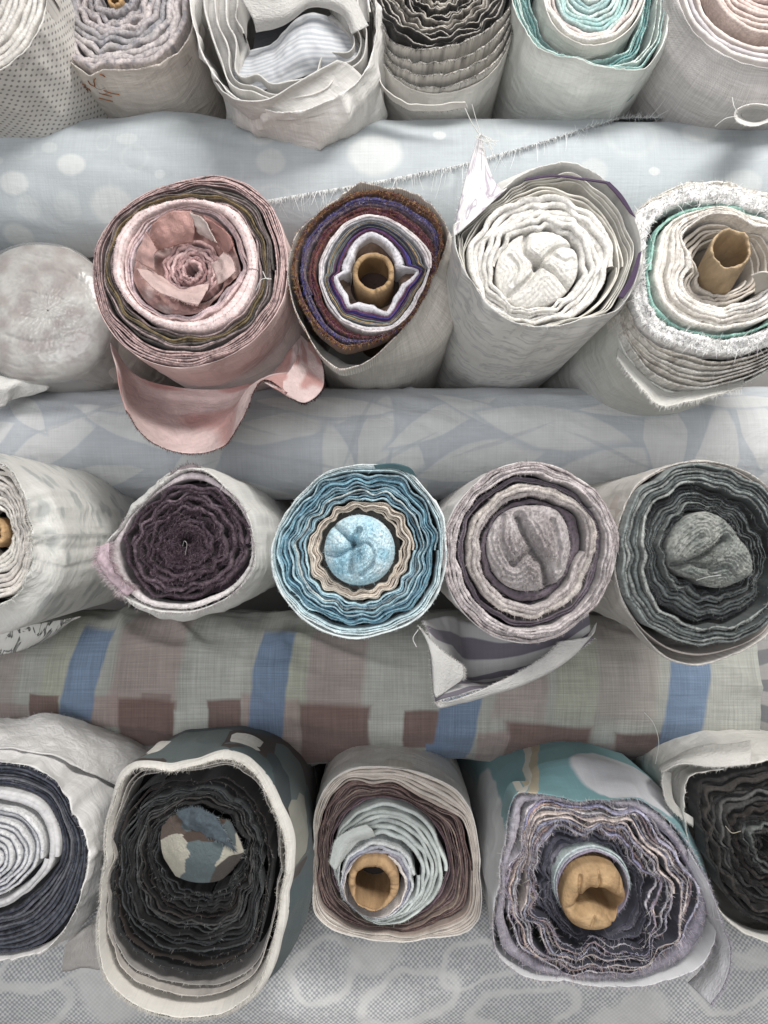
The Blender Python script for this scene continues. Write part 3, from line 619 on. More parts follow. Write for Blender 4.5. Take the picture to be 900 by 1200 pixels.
# ---- pink roll
r = Roll('pink roll with a fluffy pale ring and a rose satin flap hanging below', (222, 316), 1.0, slope=(0, .02), seed=1, rbase=.12)
O0 = r.O([(260, 205), (290, 215), (317, 240), (332, 280), (336, 320), (332, 347), (313, 380), (283, 407), (243, 425), (203, 430), (167, 420), (137, 397), (117, 367), (108, 323), (113, 283), (133, 253), (157, 233), (200, 215), (233, 207)])
O2 = r.O([(220, 235), (250, 237), (277, 247), (293, 270), (302, 303), (300, 333), (290, 357), (270, 377), (240, 388), (217, 388), (190, 382), (163, 367), (143, 347), (132, 323), (132, 297), (140, 273), (157, 253), (187, 240)])
O3 = r.O([(187, 257), (223, 243), (257, 258), (275, 290), (281, 317), (262, 335), (247, 353), (203, 367), (167, 352), (153, 327), (157, 297), (173, 267)], sm=4)
pk = C(206, 178, 176); rose = C(186, 132, 124)
r.wrap(O0 * 1.005, C(204, 178, 174), 'cloth', dep=.003, wr=.002, th=.001)
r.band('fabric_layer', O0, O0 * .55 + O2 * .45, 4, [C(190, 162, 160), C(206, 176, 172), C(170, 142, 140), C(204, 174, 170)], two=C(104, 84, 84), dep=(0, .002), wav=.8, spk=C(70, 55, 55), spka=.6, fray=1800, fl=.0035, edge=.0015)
r.band('fabric_layer', O0 * .55 + O2 * .45, O2, 5, [C(92, 86, 82), C(176, 154, 152), C(72, 70, 68), C(130, 110, 70), C(70, 66, 66), C(168, 146, 144)], dep=(.003, .006), wav=1.3, spk=C(45, 42, 42), spka=.7, fray=1500, fl=.0035, edge=.0018, jit=.002)
Om = O2 * .45 + O3 * .55
r.band('fabric_layer', O2 * .99, Om, 1.03, [C(224, 202, 200)], dep=(-.006, -.004), fill=1.05, fz=.0012, rnd=.95, fray=3200, fl=.0022, out=.1, edge=.0015, jit=.001, back=.05)
r.band('fabric_layer', Om, O3, 2, [C(206, 180, 178), C(198, 176, 180)], dep=(.0, .008), fill=.95, wav=.8, fz=.001, fray=1200, fl=.003)
Oc = r.circ(221, 311, 37)
r.funnel(O3 * .98, .010, Oc * .98, .034, C(180, 140, 134), 'satin', rows=24, nz=.007, facet=.022, col2=C(206, 186, 182))
r.band('fabric_layer', Oc * 1.02, Oc * .13, 4, [C(182, 146, 144), C(208, 176, 174), C(150, 112, 112), C(206, 172, 170)], dep=(.018, .010), wav=1.7, jit=.002, fz=.0006, fray=1100, fl=.003, spk=C(80, 55, 58), spka=.6)
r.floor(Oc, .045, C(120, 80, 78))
# folded satin corners standing in the hollow
for g, c_ in [([[(178, 263, .99), (200, 248, .985), (224, 248, .985)], [(176, 280, 1.005), (200, 270, .995), (228, 268, .995)], [(184, 292, 1.02), (204, 288, 1.01), (226, 282, 1.012)]], (190, 138, 128)),
              ([[(222, 250, .985), (240, 256, .985), (254, 284, .99)], [(228, 262, .995), (240, 270, .998), (250, 282, 1.0)], [(234, 272, 1.01), (242, 278, 1.01), (248, 284, 1.012)]], (214, 196, 190)),
              ([[(240, 252, .985), (262, 268, .985), (274, 288, .985)], [(250, 272, 1.0), (262, 284, .996), (270, 294, .994)], [(254, 284, 1.012), (260, 292, 1.01), (266, 296, 1.01)]], (180, 122, 112)),
              ([[(160, 315, .99), (182, 340, .985), (212, 352, .985), (232, 356, .985)], [(170, 316, .996), (190, 332, .99), (214, 343, .99), (240, 346, .99)], [(182, 322, 1.012), (196, 330, 1.01), (216, 338, 1.01), (246, 332, 1.01)]], (204, 172, 166)),
              ([[(172, 272, .985), (178, 282, .985), (184, 294, .985)], [(164, 290, .99), (172, 296, .986), (180, 300, .986)], [(160, 304, 1.0), (170, 310, .995), (182, 316, 1.0)]], (196, 150, 142)),
              ([[(262, 296, .985), (272, 304, .985), (276, 318, .985)], [(256, 304, .99), (264, 316, .985), (266, 328, .985)], [(250, 310, 1.0), (254, 322, .995), (256, 334, .995)]], (206, 176, 170))]:
    r.patch(g, 'satin_corner', C(*c_) * .85 + C(196, 184, 182) * .15, 'satin', 28, 28, nz=.003, nzs=60, fray=('u0', 'u1'), fn=160, fl=.0025)
rosec = lambda u, v: C(204, 172, 168)[None] * (1 - np.clip(vn(np.stack([u * 3, v * 4, 0 * u], 1), 1.6, 5), 0, 1)[:, None] * .55) + C(178, 112, 104)[None] * np.clip(vn(np.stack([u * 3, v * 4, 0 * u], 1), 1.6, 5), 0, 1)[:, None] * .55
def flapc(u, v):
    k = np.clip(vn(np.stack([u * 2.2, v * 5, 0 * u], 1), 1.5, 8) * 2.6, 0, 1)[:, None]
    return C(200, 176, 173)[None] * (1 - k) + C(174, 130, 125)[None] * k
F1 = r.patch([[(128, 402, 1.03), (160, 440, 1.10), (215, 455, 1.13), (268, 455, 1.13), (318, 440, 1.11), (340, 410, 1.10), (352, 395, 1.12)],
         [(134, 425, 1.01), (160, 462, 1.10), (215, 470, 1.14), (268, 470, 1.13), (305, 448, 1.09), (338, 440, 1.06), (362, 425, 1.10)],
         [(140, 455, 1.00), (155, 485, 1.05), (212, 498, 1.10), (262, 490, 1.09), (292, 455, 1.05), (325, 440, 1.02), (372, 440, 1.06)],
         [(147, 480, .99), (172, 512, 1.01), (214, 530, 1.03), (262, 523, 1.02), (284, 490, .99), (308, 447, .98), (336, 462, .99), (362, 472, 1.01), (381, 445, 1.03)][0:7]],
        'loose_flap', C(204, 172, 168), 'satin', 70, 130, th=.0008, nz=.0022, nzs=20, fray=('u1',), fl=.004, fn=1500, fcol=[C(50, 36, 34), C(70, 50, 46), C(150, 110, 104)], colf=flapc)
r.patch([[(308, 447, .98), (330, 444, 1.0), (345, 425, 1.04), (352, 405, 1.09), (352, 392, 1.12)], [(322, 455, .98), (344, 455, 1.0), (358, 440, 1.03), (362, 420, 1.07), (360, 400, 1.11)], [(336, 464, .99), (358, 472, 1.0), (378, 455, 1.02), (378, 428, 1.05), (368, 404, 1.10)]], 'loose_flap', C(196, 156, 150), 'satin', 30, 60, nz=.001, fray=('u1',), fl=.004, fn=600, fcol=[C(50, 36, 34)], colf=flapc)
r.thread([(300, 340, .985), (306, 328, .98), (315, 326, .98)], rad=.0005); r.thread([(308, 318, .985), (312, 326, .98), (318, 327, .98)], rad=.0006)

# ---- multicolour roll with star-shaped hollow
r = Roll('roll with gold, blue and maroon fuzzy rings and a brown tube in a star-shaped hollow', (438.7, 315), 1.0, seed=2, rbase=.11, wav=((5, 1), (9, .8), (15, .6)))
O0 = r.O([(397, 230), (420, 211), (453, 217), (483, 222), (512, 242), (527, 269), (520, 297), (507, 323), (493, 355), (477, 378), (453, 403), (435, 421), (397, 433), (376, 417), (357, 385), (339, 342), (336, 310), (340, 286), (349, 267), (373, 249)], sm=2)
O1 = r.O([(400, 233), (421, 222), (448, 222), (480, 233), (507, 247), (519, 267), (516, 297), (504, 326), (491, 355), (475, 377), (448, 396), (400, 408), (373, 390), (352, 355), (341, 323), (343, 291), (357, 267)], sm=2)
O2 = r.O([(435, 250), (459, 257), (480, 270), (499, 289), (507, 302), (504, 323), (491, 350), (480, 371), (459, 387), (432, 391), (405, 382), (387, 363), (375, 339), (371, 315), (377, 294), (392, 273), (413, 255)])
O3 = r.O([(435, 277), (453, 289), (462, 312), (489, 315), (470, 331), (461, 345), (453, 364), (437, 355), (421, 352), (411, 356), (407, 342), (396, 323), (410, 317), (415, 302), (419, 289)], sm=1.5)
body = r.O([(372, 250), (440, 225), (505, 248), (540, 300), (540, 365), (520, 400), (470, 425), (410, 425), (370, 400), (348, 350), (345, 300)], .10, sm=10)
r.wrap(O0, C(206, 200, 192), 'mesh_weave', dep=.006, body=body, db=.10, wr=.003, fray=900, fl=.004, fcol=[C(120, 80, 40), C(80, 50, 90), C(130, 60, 60), C(190, 160, 120)], edge=.003)
gold, bl, gm, mar = C(112, 82, 56), C(78, 74, 122), C(112, 98, 104), C(96, 58, 62)
r.band('fabric_layer', O1, O1 * .72 + O2 * .28, 1.4, [gold, C(116, 80, 62)], dep=(-.001, 0), fz=.0014, edge=.002, fray=6000, fl=.0042, spk=C(66, 44, 34), spka=.8, wav=.6, mult=1.6, fcol=[gold, C(220, 184, 124), C(190, 150, 96), C(40, 28, 22), C(40, 28, 22), C(80, 70, 140), C(140, 60, 60), C(150, 110, 70)])
r.band('fabric_layer', O1 * .72 + O2 * .28, O1 * .38 + O2 * .62, 1.6, [bl, gm], dep=(.002, .003), fz=.0012, edge=.002, fray=4500, fl=.0038, wav=.6, spk=C(50, 40, 70), spka=.6, mult=1.6, fcol=[C(96, 96, 190), bl, gm, C(190, 180, 184), C(150, 110, 80), C(40, 36, 70)])
r.band('fabric_layer', O1 * .38 + O2 * .62, O2, 2, [mar, C(86, 46, 70), C(122, 70, 64)], dep=(.003, .005), fz=.0012, edge=.002, fray=5000, fl=.0038, wav=.5, spk=C(56, 30, 34), spka=.6, fcol=[mar, C(150, 76, 80), C(110, 56, 110), C(170, 130, 80), C(50, 28, 30), C(160, 130, 126)])
Oa = O2 * .72 + O3 * .28; Ob = O2 * .45 + O3 * .55; Oc = O2 * .28 + O3 * .72
r.band('fabric_layer', O2, Oa, 2, [C(208, 200, 200), C(196, 194, 198)], dep=(-.002, .001), fz=.0005, fray=900, fl=.0025, wav=.3, spk=C(150, 120, 130), spka=.4)
r.band('fabric_layer', Oa, Ob, 4, [C(120, 124, 130), C(170, 140, 84), C(56, 62, 90), C(120, 134, 120), C(86, 52, 86)], dep=(.001, .003), fz=.0004, fray=1400, fl=.0022, jit=.001)
r.band('fabric_layer', Ob, Oc, 2, [C(70, 66, 140), C(100, 56, 84)], dep=(.003, .004), fz=.0005, fray=700, fl=.0022)
r.band('fabric_layer', Oc, O3, 1.05, [C(196, 194, 200)], dep=(.002, .002), fill=1.0, fz=.0008, rnd=.9, fray=900, fl=.0022, back=.07)
Ot = r.circ(438.7, 320, 30)
r.funnel(O3 * 1.0, .02, Ot, .05, C(110, 84, 66), 'terry', rows=14, nz=.003, facet=.008, col2=C(150, 126, 110)); r.floor(Ot, .06, C(60, 46, 40))
r.tube(437.5, 319, 25, 18, -.004, tilt=(0, -.02), rim=.003, seed=3, col=C(172, 140, 98))

# ---- white roll with collar
r = Roll('white towelling roll in a loose printed wrap with a pointed corner sticking up', (633, 308), .91, seed=3, rbase=.1, wav=((7, 1), (12, .8), (19, .4)))
Ow = r.O([(532, 264), (535, 296), (556, 336), (576, 362), (605, 380), (637, 384), (683, 373), (724, 364), (741, 339), (751, 284), (741, 253), (712, 215), (666, 191), (626, 199), (591, 221), (556, 250), (542, 258)], sm=1.5)
Od = r.O([(643, 222), (672, 230), (706, 254), (724, 284), (722, 319), (709, 342), (683, 365), (649, 375), (611, 375), (576, 360), (553, 328), (546, 290), (562, 261), (605, 230)])
Ob = r.O([(634, 267), (663, 273), (679, 293), (679, 319), (663, 342), (634, 355), (605, 354), (585, 331), (584, 305), (600, 279)])
body = r.O([(532, 290), (540, 340), (565, 375), (605, 393), (650, 397), (695, 385), (735, 355), (752, 300), (740, 250), (700, 215), (640, 200), (580, 220), (545, 255)], .05, sm=8)
r.wrap(Ow, white, 'brush', dep=-.004, body=body, db=.055, wr=.0025, th=.0014, edge=.002, fray=250, fl=.003, inback=.06)
for k, dd in ((.985, .006), (.965, .010), (.945, .014)):
    r.band('fabric_layer', (Ow * .82 + Od * .18) * k, (Ow * .72 + Od * .28) * (k - .02), 1.02, [C(212, 209, 200)], dep=(dd, dd), wav=1.6, fill=.28, fz=.0002, edge=.003, escale=50, mat='cloth', phase=k * 9, back=.05, hmin=.0005)
r.band('fabric_layer', Ow * .35 + Od * .65, Od * .99, 2, [C(206, 202, 192)], dep=(.012, .016), wav=1.0, fill=.4, fz=.0002, mat='cloth')
r.band('fabric_layer', Od, Ob, 5, [C(218, 215, 209), C(212, 209, 203)], dep=(.012, .008), wav=1.5, fill=1.02, mult=1.1, fz=.0011, rnd=.8, jit=.002, fray=2200, fl=.002, out=.1, spk=C(176, 172, 166), spka=.35)
r.bun(Ob, .014, .011, [([(632, 309), (621, 301), (614, 289), (619, 270)], .0026, .009), ([(632, 309), (644, 297), (656, 288), (674, 287)], .0026, .009), ([(632, 309), (626, 320), (612, 335), (598, 345)], .0026, .008), ([(632, 309), (645, 317), (656, 326), (668, 337)], .0026, .008), ([(632, 309), (627, 312)], .004, .01), ([(597, 300), (606, 316), (600, 332)], .0016, .003), ([(650, 300), (662, 306), (672, 304)], .0016, .003)], [C(216, 213, 206), C(206, 203, 197)], fz=.0003, layers=.0004, lfreq=1250, fray=2400, fl=.002)
r.patch([[(562, 156, .93), (563, 157, .93), (564, 158, .93)], [(550, 195, .925), (561, 198, .92), (574, 202, .93)], [(538, 240, .912), (557, 236, .905), (586, 222, .912)], [(531, 278, .907), (550, 262, .902), (594, 221, .907)]], 'pointed_flap', white, 'purple', 40, 24, uvs=(.12, .06), nz=.001, fray=('v0',), fn=120, fl=.004, fcol=[white])
pur = C(78, 62, 88)
r.patch([[(614, 212, .900), (650, 207, .899), (690, 212, .900), (711, 215, .903)], [(616, 209, .901), (650, 205, .900), (690, 210, .901), (712, 213, .904)], ], 'printed_strip', pur, 'cloth', 8, 40, nz=.0003)
r.patch([[(709, 214, .902), (722, 228, .902), (738, 250, .904)], [(714, 213, .902), (730, 230, .902), (745, 255, .904)]], 'printed_strip', pur, 'cloth', 8, 30, nz=.0003)
r.patch([[(724, 348, .900), (738, 325, .899), (748, 297, .900)], [(730, 350, .899), (744, 328, .898), (752, 294, .900)]], 'printed_strip', pur, 'cloth', 8, 30, nz=.0003)
for k in range(9):
    x0 = 562 + rng.uniform(-2, 3); r.thread([(x0, 158, .928), (x0 + rng.uniform(-4, 14), 165 + rng.uniform(-8, 10), .92), (x0 + rng.uniform(0, 22), 176 + rng.uniform(-14, 12), .92)], (.8, .8, .78), .0004, 16)
r.thread([(545, 127, 1.10), (552, 142, 1.02), (561, 157, .93)], (.8, .8, .78), .0006); r.thread([(553, 122, 1.1), (558, 140, 1.0), (563, 157, .93)], (.8, .8, .78), .0004)

# ---- shaggy roll with long tube
r = Roll('shaggy white roll with a mint layer and a long cardboard tube poking out', (846, 316), .95, seed=4, rbase=.12, wav=((5, 1), (8, .8), (13, .5)))
Ow = r.O([(728, 300), (735, 262), (777, 226), (813, 215), (864, 219), (892, 226), (935, 250), (965, 300), (955, 370), (925, 415), (898, 436), (845, 456), (795, 460), (772, 452), (735, 415), (722, 370), (724, 330)], .07, sm=3)
O0 = r.O([(744, 249), (777, 228), (813, 217), (864, 221), (892, 228), (930, 250), (960, 300), (950, 370), (895, 408), (849, 414), (808, 408), (772, 393), (747, 369), (744, 348), (747, 313), (740, 280)], sm=3)
O2 = r.O([(823, 245), (849, 242), (874, 249), (905, 262), (925, 290), (930, 330), (915, 365), (895, 378), (864, 387), (823, 384), (793, 374), (772, 356), (766, 333), (767, 297), (772, 272), (795, 252)])
O3 = r.O([(800, 279), (813, 300), (816, 312), (803, 333), (813, 346), (854, 356), (890, 341), (905, 335), (915, 310), (900, 272), (880, 272), (859, 256), (823, 258)], sm=2)
r.wrap(Ow * 1.0, C(204, 206, 200), 'cloth', dep=.075, wr=.002, fray=900, fl=.006, fcol=[white, C(190, 186, 176)], edge=.003)
r.band('fabric_layer', Ow, O0 * 1.01, 4, [C(218, 216, 210), C(206, 200, 190), C(220, 218, 212), C(204, 198, 188)], dep=(.062, .016), wav=.8, fill=.5, fz=.0008, edge=.004, jit=.002, fray=2600, fl=.006, spk=C(130, 120, 108), spka=.7, back=.06)
O1 = O2 * 1.07
r.band('fabric_layer', O0 * 1.02, O1, 2.2, [C(230, 229, 227), C(224, 223, 222)], dep=(.004, -.001), fill=1.03, fz=.004, edge=.004, fray=6000, fl=.0045, fw=.0009, out=.3, curl=1.5, spk=C(150, 148, 150), spka=.45, fcol=[C(240, 240, 238)] * 9 + [C(120, 118, 122)], escale=90)
r.band('fabric_layer', O1, O2, 1.5, [C(140, 190, 178), C(160, 202, 190)], dep=(.006, .004), fill=.7, fz=.001, edge=.003, fray=1200, fl=.005)
r.band('fabric_layer', O2, O3, 4, [C(222, 218, 210), C(214, 208, 200), C(222, 218, 212)], dep=(-.004, -.002), fill=.95, fz=.0012, rnd=.9, jit=.002, wav=.7, fray=4200, fl=.0028, out=.1, spk=C(190, 182, 174), spka=.4, back=.07)
Ot = r.circ(842, 315, 30, .05)
r.band('fabric_layer', O3, Ot, 4, [C(206, 198, 186), C(190, 180, 168), C(212, 206, 196)], dep=(.016, .034), wav=1.2, fill=.55, fz=.0004, mat='cloth', jit=.005, edge=.003, fray=500, fl=.003, back=.06); r.floor(Ot, .07, C(120, 110, 100))
r.tube(857, 291, 25, 20.5, -.03, tilt=(.16, -.16), rim=.003, seed=8, col=C(186, 160, 124))
r.patch([[(880, 322, .93), (893, 318, .92), (910, 322, .92)], [(885, 330, .95), (897, 326, .94), (912, 334, .94)], [(884, 345, .97), (897, 340, .96), (912, 350, .96)]], 'inner_fold', C(214, 208, 198), 'cloth', 24, 24, nz=.002)
r.patch([[(722, 420, 1.0), (750, 452, .99), (775, 474, .985), (805, 470, .985), (840, 462, .99), (870, 455, 1.0)], [(724, 408, 1.03), (752, 438, 1.02), (778, 458, 1.03), (806, 456, 1.03), (842, 450, 1.03), (872, 444, 1.03)]], 'loose_flap', C(206, 206, 200), 'cloth', 14, 70, nz=.0015, fray=('u0',), fn=700, fl=.007, fcol=[white])

# ---- plastic wrapped roll
r = Roll('pale roll end wrapped in crinkled clear plastic film beside the pink roll', (52, 362), 1.14, slope=(.06, 0), seed=5, rbase=.1)
Ob = r.O([(52, 285), (92, 295), (120, 325), (132, 365), (125, 410), (100, 440), (52, 448), (5, 442), (-28, 410), (-35, 360), (-22, 315), (10, 290)], .03, sm=8)
r.bun(Ob * .97, .03, .022, [([(10, 395), (45, 402), (90, 392), (112, 370)], .002, .003), ([(20, 330), (60, 318), (95, 330)], .002, .0015)] + [([(x, y), (x + 22, y + dy), (x + 46, y + dy * .4)], .0011, .0016) for x, y, dy in ((0, 410, 8), (50, 415, -4), (5, 425, 6), (60, 428, -6), (70, 350, 10), (10, 350, -6), (30, 372, 4), (80, 318, 14), (0, 318, -12), (40, 300, 4), (66, 398, -10), (20, 438, 2))], [C(192, 188, 182), C(164, 152, 146)], name='wrapped_end', fz=.0005, mat='wrapped', shape=4.5, spk=C(156, 146, 146), spka=.5, nr=60)
r.wrap(Ob * .97, C(196, 184, 174), 'cloth', dep=.03, wr=.003)
r.bun(Ob * 1.0, .03, .027, [], [C(200, 200, 200)], name='plastic_film', fz=.0005, shape=4.5, mat='film', nr=60, back=.25)

# ================================================================== ROW THREE
# ---- far left pale leaf roll
r = Roll('white roll with a faint grey leaf print and a frayed rim', (-12, 626), .92, seed=6, rbase=.1)
Of = r.O([(12, 548), (26, 575), (34, 605), (37, 640), (32, 675), (18, 700), (-10, 712), (-45, 700), (-75, 660), (-85, 620), (-70, 575), (-40, 545), (-10, 538)], sm=3)
Ob = r.O([(-10, 530), (30, 548), (62, 580), (76, 630), (66, 690), (35, 728), (-10, 742), (-60, 728), (-100, 680), (-112, 625), (-100, 570), (-60, 538)], .05, sm=8)
r.wrap(Of, white, 'leafgrey', body=Ob, db=.05, wr=.003, edge=.004, fray=900, fl=.008, fcol=[C(222, 222, 216)], inback=.03)
r.band('fabric_layer', Of * .97, Of * .28, 6, [C(206, 200, 192), C(190, 184, 178), C(210, 206, 198)], dep=(.008, .02), wav=.9, fill=.9, fz=.0008, fray=800, fl=.003)
r.tube(-12, 624, 18, 12, .012, seed=4)

# ---- dark plum roll
r = Roll('dark plum shaggy roll in a frayed white wrap', (215, 637), .96, seed=7, rbase=.09, wav=((6, 1), (10, .9), (16, .6)))
Ow = r.O([(218, 549), (241, 551), (264, 570), (288, 597), (298, 628), (298, 663), (280, 691), (249, 710), (202, 718), (163, 710), (136, 691), (117, 659), (121, 644), (140, 621), (171, 586), (194, 564)], sm=2)
Od = r.O([(222, 564), (253, 574), (280, 597), (292, 632), (292, 656), (272, 683), (241, 698), (202, 706), (171, 698), (152, 679), (142, 644), (148, 621), (167, 593), (194, 574)])
bw = r.O([(222, 546), (262, 556), (295, 590), (312, 632), (308, 672), (285, 705), (245, 722), (198, 726), (158, 712), (135, 685), (130, 645), (148, 605), (185, 565)], .05, sm=7)
r.wrap(Ow, C(206, 206, 202), 'cloth', dep=-.003, body=bw, db=.06, wr=.0035, edge=.003, fray=1500, fl=.006, fcol=[white, C(190, 176, 182), C(206, 204, 200)], inback=.03)
r.band('fabric_layer', Ow * .98, Od, 1.1, [C(196, 184, 188), C(206, 202, 200)], dep=(.003, .004), fill=.6, fz=.0008, fray=700, fl=.006)
pl = C(98, 80, 92); pd = C(64, 50, 60)
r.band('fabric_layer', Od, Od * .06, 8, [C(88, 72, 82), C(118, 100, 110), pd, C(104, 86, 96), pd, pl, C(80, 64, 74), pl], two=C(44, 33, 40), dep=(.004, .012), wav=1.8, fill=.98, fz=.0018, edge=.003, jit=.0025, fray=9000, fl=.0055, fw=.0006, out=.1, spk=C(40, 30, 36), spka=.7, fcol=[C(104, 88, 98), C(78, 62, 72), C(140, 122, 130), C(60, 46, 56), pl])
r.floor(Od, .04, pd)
i = [(186, 568), (205, 552), (225, 545), (240, 552)]
r.patch([[(x, y, .985) for x, y in i], [(x + 2, y + 12, .975) for x, y in i]], 'layer_end', C(120, 108, 112), 'terry', 12, 30, nz=.002, fray=('u0',), fn=350, fl=.007, fcol=[C(120, 108, 112), C(160, 150, 152), C(90, 78, 84)])
r.patch([[(117, 640, .955), (115, 660, .953), (130, 680, .955), (150, 698, .958)], [(128, 636, .952), (130, 660, .948), (140, 676, .95), (158, 692, .953)]], 'layer_end', C(186, 164, 172), 'terry', 12, 30, nz=.002, nzs=120, fray=('u0', 'u1'), fn=1100, fl=.009, fcol=[C(190, 168, 176), C(206, 196, 198)])
r.thread([(214, 640, .962), (216, 634, .955), (219, 638, .955), (217, 650, .962)], (.55, .52, .52), rad=.0004)

# ---- blue roll
r = Roll('light blue wavy roll with a beige ring and a gathered blue knot in its middle', (421, 645), .87, seed=8, rbase=.1, wav=((13, 1), (17, .8), (23, .4), (7, .5)))
O0 = r.O([(383, 552), (408, 546), (439, 544), (478, 551), (500, 576), (519, 603), (522, 631), (520, 676), (506, 709), (481, 731), (450, 742), (417, 749), (383, 742), (356, 726), (331, 698), (319, 667), (318, 642), (325, 620), (342, 592), (361, 570)])
O1 = r.O([(386, 559), (433, 555), (472, 559), (494, 584), (510, 612), (512, 645), (507, 681), (492, 709), (467, 724), (433, 735), (392, 732), (358, 713), (333, 688), (322, 659), (323, 639), (334, 614), (357, 585)])
O2 = r.O([(394, 595), (422, 587), (444, 588), (467, 598), (481, 620), (485, 645), (478, 670), (461, 692), (433, 706), (400, 701), (372, 687), (360, 662), (358, 642), (372, 617)])
r.wrap(O0, C(200, 208, 208), 'cloth', dep=-.002, wr=.002, edge=.002, fray=500, fl=.003, fcol=[C(200, 214, 216)])
r.band('fabric_layer', O0 * .995, O1, 2, [C(196, 208, 210), C(176, 200, 206)], dep=(0, .003), wav=.5, fill=.5, fz=.0006, edge=.002, fray=1200, fl=.003)
b1, b2, b3 = C(126, 170, 186), C(88, 134, 154), C(172, 204, 214)
r.band('fabric_layer', O1, O2, 8, [b3, b2, b1, C(66, 108, 130), b3, b1, C(190, 196, 192), C(76, 122, 144), b3], bunch=.7, dep=(.010, .008), wav=1.3, fill=.86, fz=.0009, edge=.0016, jit=.003, fray=4200, fl=.0026, spk=C(44, 84, 106), spka=.6, out=.15)
O3 = r.circ(421, 645, 47)
be = C(196, 184, 168)
r.band('fabric_layer', O2, O3, 4, [be, C(206, 196, 182), C(184, 170, 156), be], dep=(.010, .013), wav=1.3, fill=.9, fz=.0004, fray=900, fl=.0018, spk=C(150, 136, 124), spka=.4)
Ok_ = r.circ(421, 645, 42)
r.floor(O3 * 1.04, .035, C(90, 88, 84))
r.bun(Ok_, .012, .026, [([(390, 616), (403, 626), (414, 638)], .003, .013), ([(421, 621), (416, 631), (414, 640)], .003, .011), ([(414, 640), (412, 652), (411, 670)], .0028, .012), ([(383, 649), (398, 650), (411, 644)], .0024, .010), ([(418, 640), (430, 636), (438, 646), (436, 662), (424, 673)], .0022, .008)], [C(196, 216, 222), C(146, 190, 206)], fz=.0010, layers=.0006, lfreq=1300, fray=3600, fl=.0032, spk=C(120, 176, 196), spka=.6, back=.05)
r.patch([[(438, 545, .862), (460, 543, .862), (480, 548, .865), (488, 558, .87)], [(440, 549, .864), (460, 549, .866), (478, 554, .868), (487, 560, .872)]], 'layer_end', C(70, 104, 110), 'cloth', 8, 30, nz=.0006)
r.thread([(490, 738, .88), (484, 748, .88), (488, 758, .882)], (.8, .8, .8), .0005)

# ---- grey-lilac roll
r = Roll('thick lilac-grey plush roll with a striped flap folded out below it', (622, 647), .87, seed=9, rbase=.1, wav=((9, 1), (14, .8), (21, .5)))
O0 = r.O([(604, 542), (642, 543), (676, 558), (702, 578), (720, 607), (726, 641), (720, 673), (708, 699), (682, 728), (656, 748), (624, 755), (590, 751), (558, 734), (535, 708), (523, 682), (519, 647), (522, 621), (535, 592), (558, 566), (581, 549)])
O1 = r.O([(607, 558), (642, 563), (676, 578), (700, 604), (708, 636), (702, 670), (688, 705), (659, 725), (622, 737), (587, 728), (558, 705), (544, 676), (538, 644), (546, 604), (578, 572)])
O3 = r.O([(619, 585), (653, 592), (679, 604), (685, 636), (671, 664), (659, 688), (624, 709), (593, 699), (575, 682), (565, 644), (572, 618), (596, 592)])
Ob = r.O([(624, 592), (656, 598), (668, 624), (668, 656), (656, 682), (624, 693), (596, 688), (575, 659), (572, 636), (587, 604)])
lg = C(188, 180, 180); dk = C(104, 94, 104)
r.wrap(O0, C(196, 192, 190), 'cloth', dep=.006, wr=.002)
r.band('fabric_layer', O0, O1, 3.4, [C(176, 166, 166), lg, C(196, 188, 188)], dep=(.002, -.002), wav=.7, fill=.95, fz=.001, edge=.002, jit=.002, fray=4200, fl=.004, out=.1, spk=C(96, 86, 90), spka=.55)
O2 = O1 * .72 + O3 * .28
r.band('fabric_layer', O1, O2, 2, [dk, C(118, 108, 116)], dep=(.012, .013), wav=.7, fz=.0008, fray=1200, fl=.003)
r.band('fabric_layer', O2, O3, 2.0, [C(192, 184, 178), C(184, 176, 174)], dep=(.001, .002), wav=.6, fill=.98, fz=.0012, rnd=.9, edge=.002, fray=3600, fl=.004, out=.1, spk=C(120, 110, 110), spka=.5)
r.band('fabric_layer', O3, Ob, 1.1, [C(100, 90, 98)], dep=(.013, .014), wav=.5, fz=.0008, fray=900, fl=.003)
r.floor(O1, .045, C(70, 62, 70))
r.bun(Ob, .010, .016, [([(610, 608), (622, 636), (638, 660), (644, 684)], .0045, .026), ([(604, 662), (614, 652), (624, 648), (628, 656)], .0035, .012), ([(590, 604), (588, 632), (600, 660)], .0025, .007), ([(648, 610), (656, 640), (654, 668)], .0022, .006)], [C(182, 176, 176), C(156, 148, 148)], fz=.0012, layers=.0011, lfreq=1150, fray=5500, fl=.0045, spk=C(110, 102, 104), spka=.5, back=.05)
r.patch([[(494, 728, .90), (520, 722, .95), (545, 728, 1.0), (590, 738, 1.0), (650, 735, .98), (690, 715, .98)],
         [(503, 748, .89), (530, 768, .92), (546, 790, .97), (590, 785, .98), (650, 768, .97), (692, 738, .97)],
         [(505, 780, .89), (520, 795, .90), (545, 800, .93), (590, 798, .95), (650, 775, .95), (694, 745, .96)],
         [(510, 822, .89), (522, 818, .89), (550, 812, .905), (600, 800, .92), (655, 776, .94), (696, 748, .95)]], 'loose_flap', C(190, 188, 186), 'stripe', 40, 80, nz=.0025, uvs=(.10, .2), fray=('v0', 'u1'), fn=500, fl=.004, fcol=[C(200, 198, 196)])
r.patch([[(510, 824, .888), (540, 818, .89), (600, 792, .905), (640, 768, .925), (655, 752, .94)], [(514, 829, .89), (560, 818, .90), (620, 798, .915), (665, 772, .935), (692, 745, .955)], [(522, 828, .90), (570, 816, .91), (630, 796, .93), (672, 768, .95), (700, 730, .97)]], 'loose_flap', C(196, 195, 192), 'cloth', 20, 60, nz=.0008, fray=('u0',), fn=500, fl=.004, fcol=[C(206, 204, 200)])
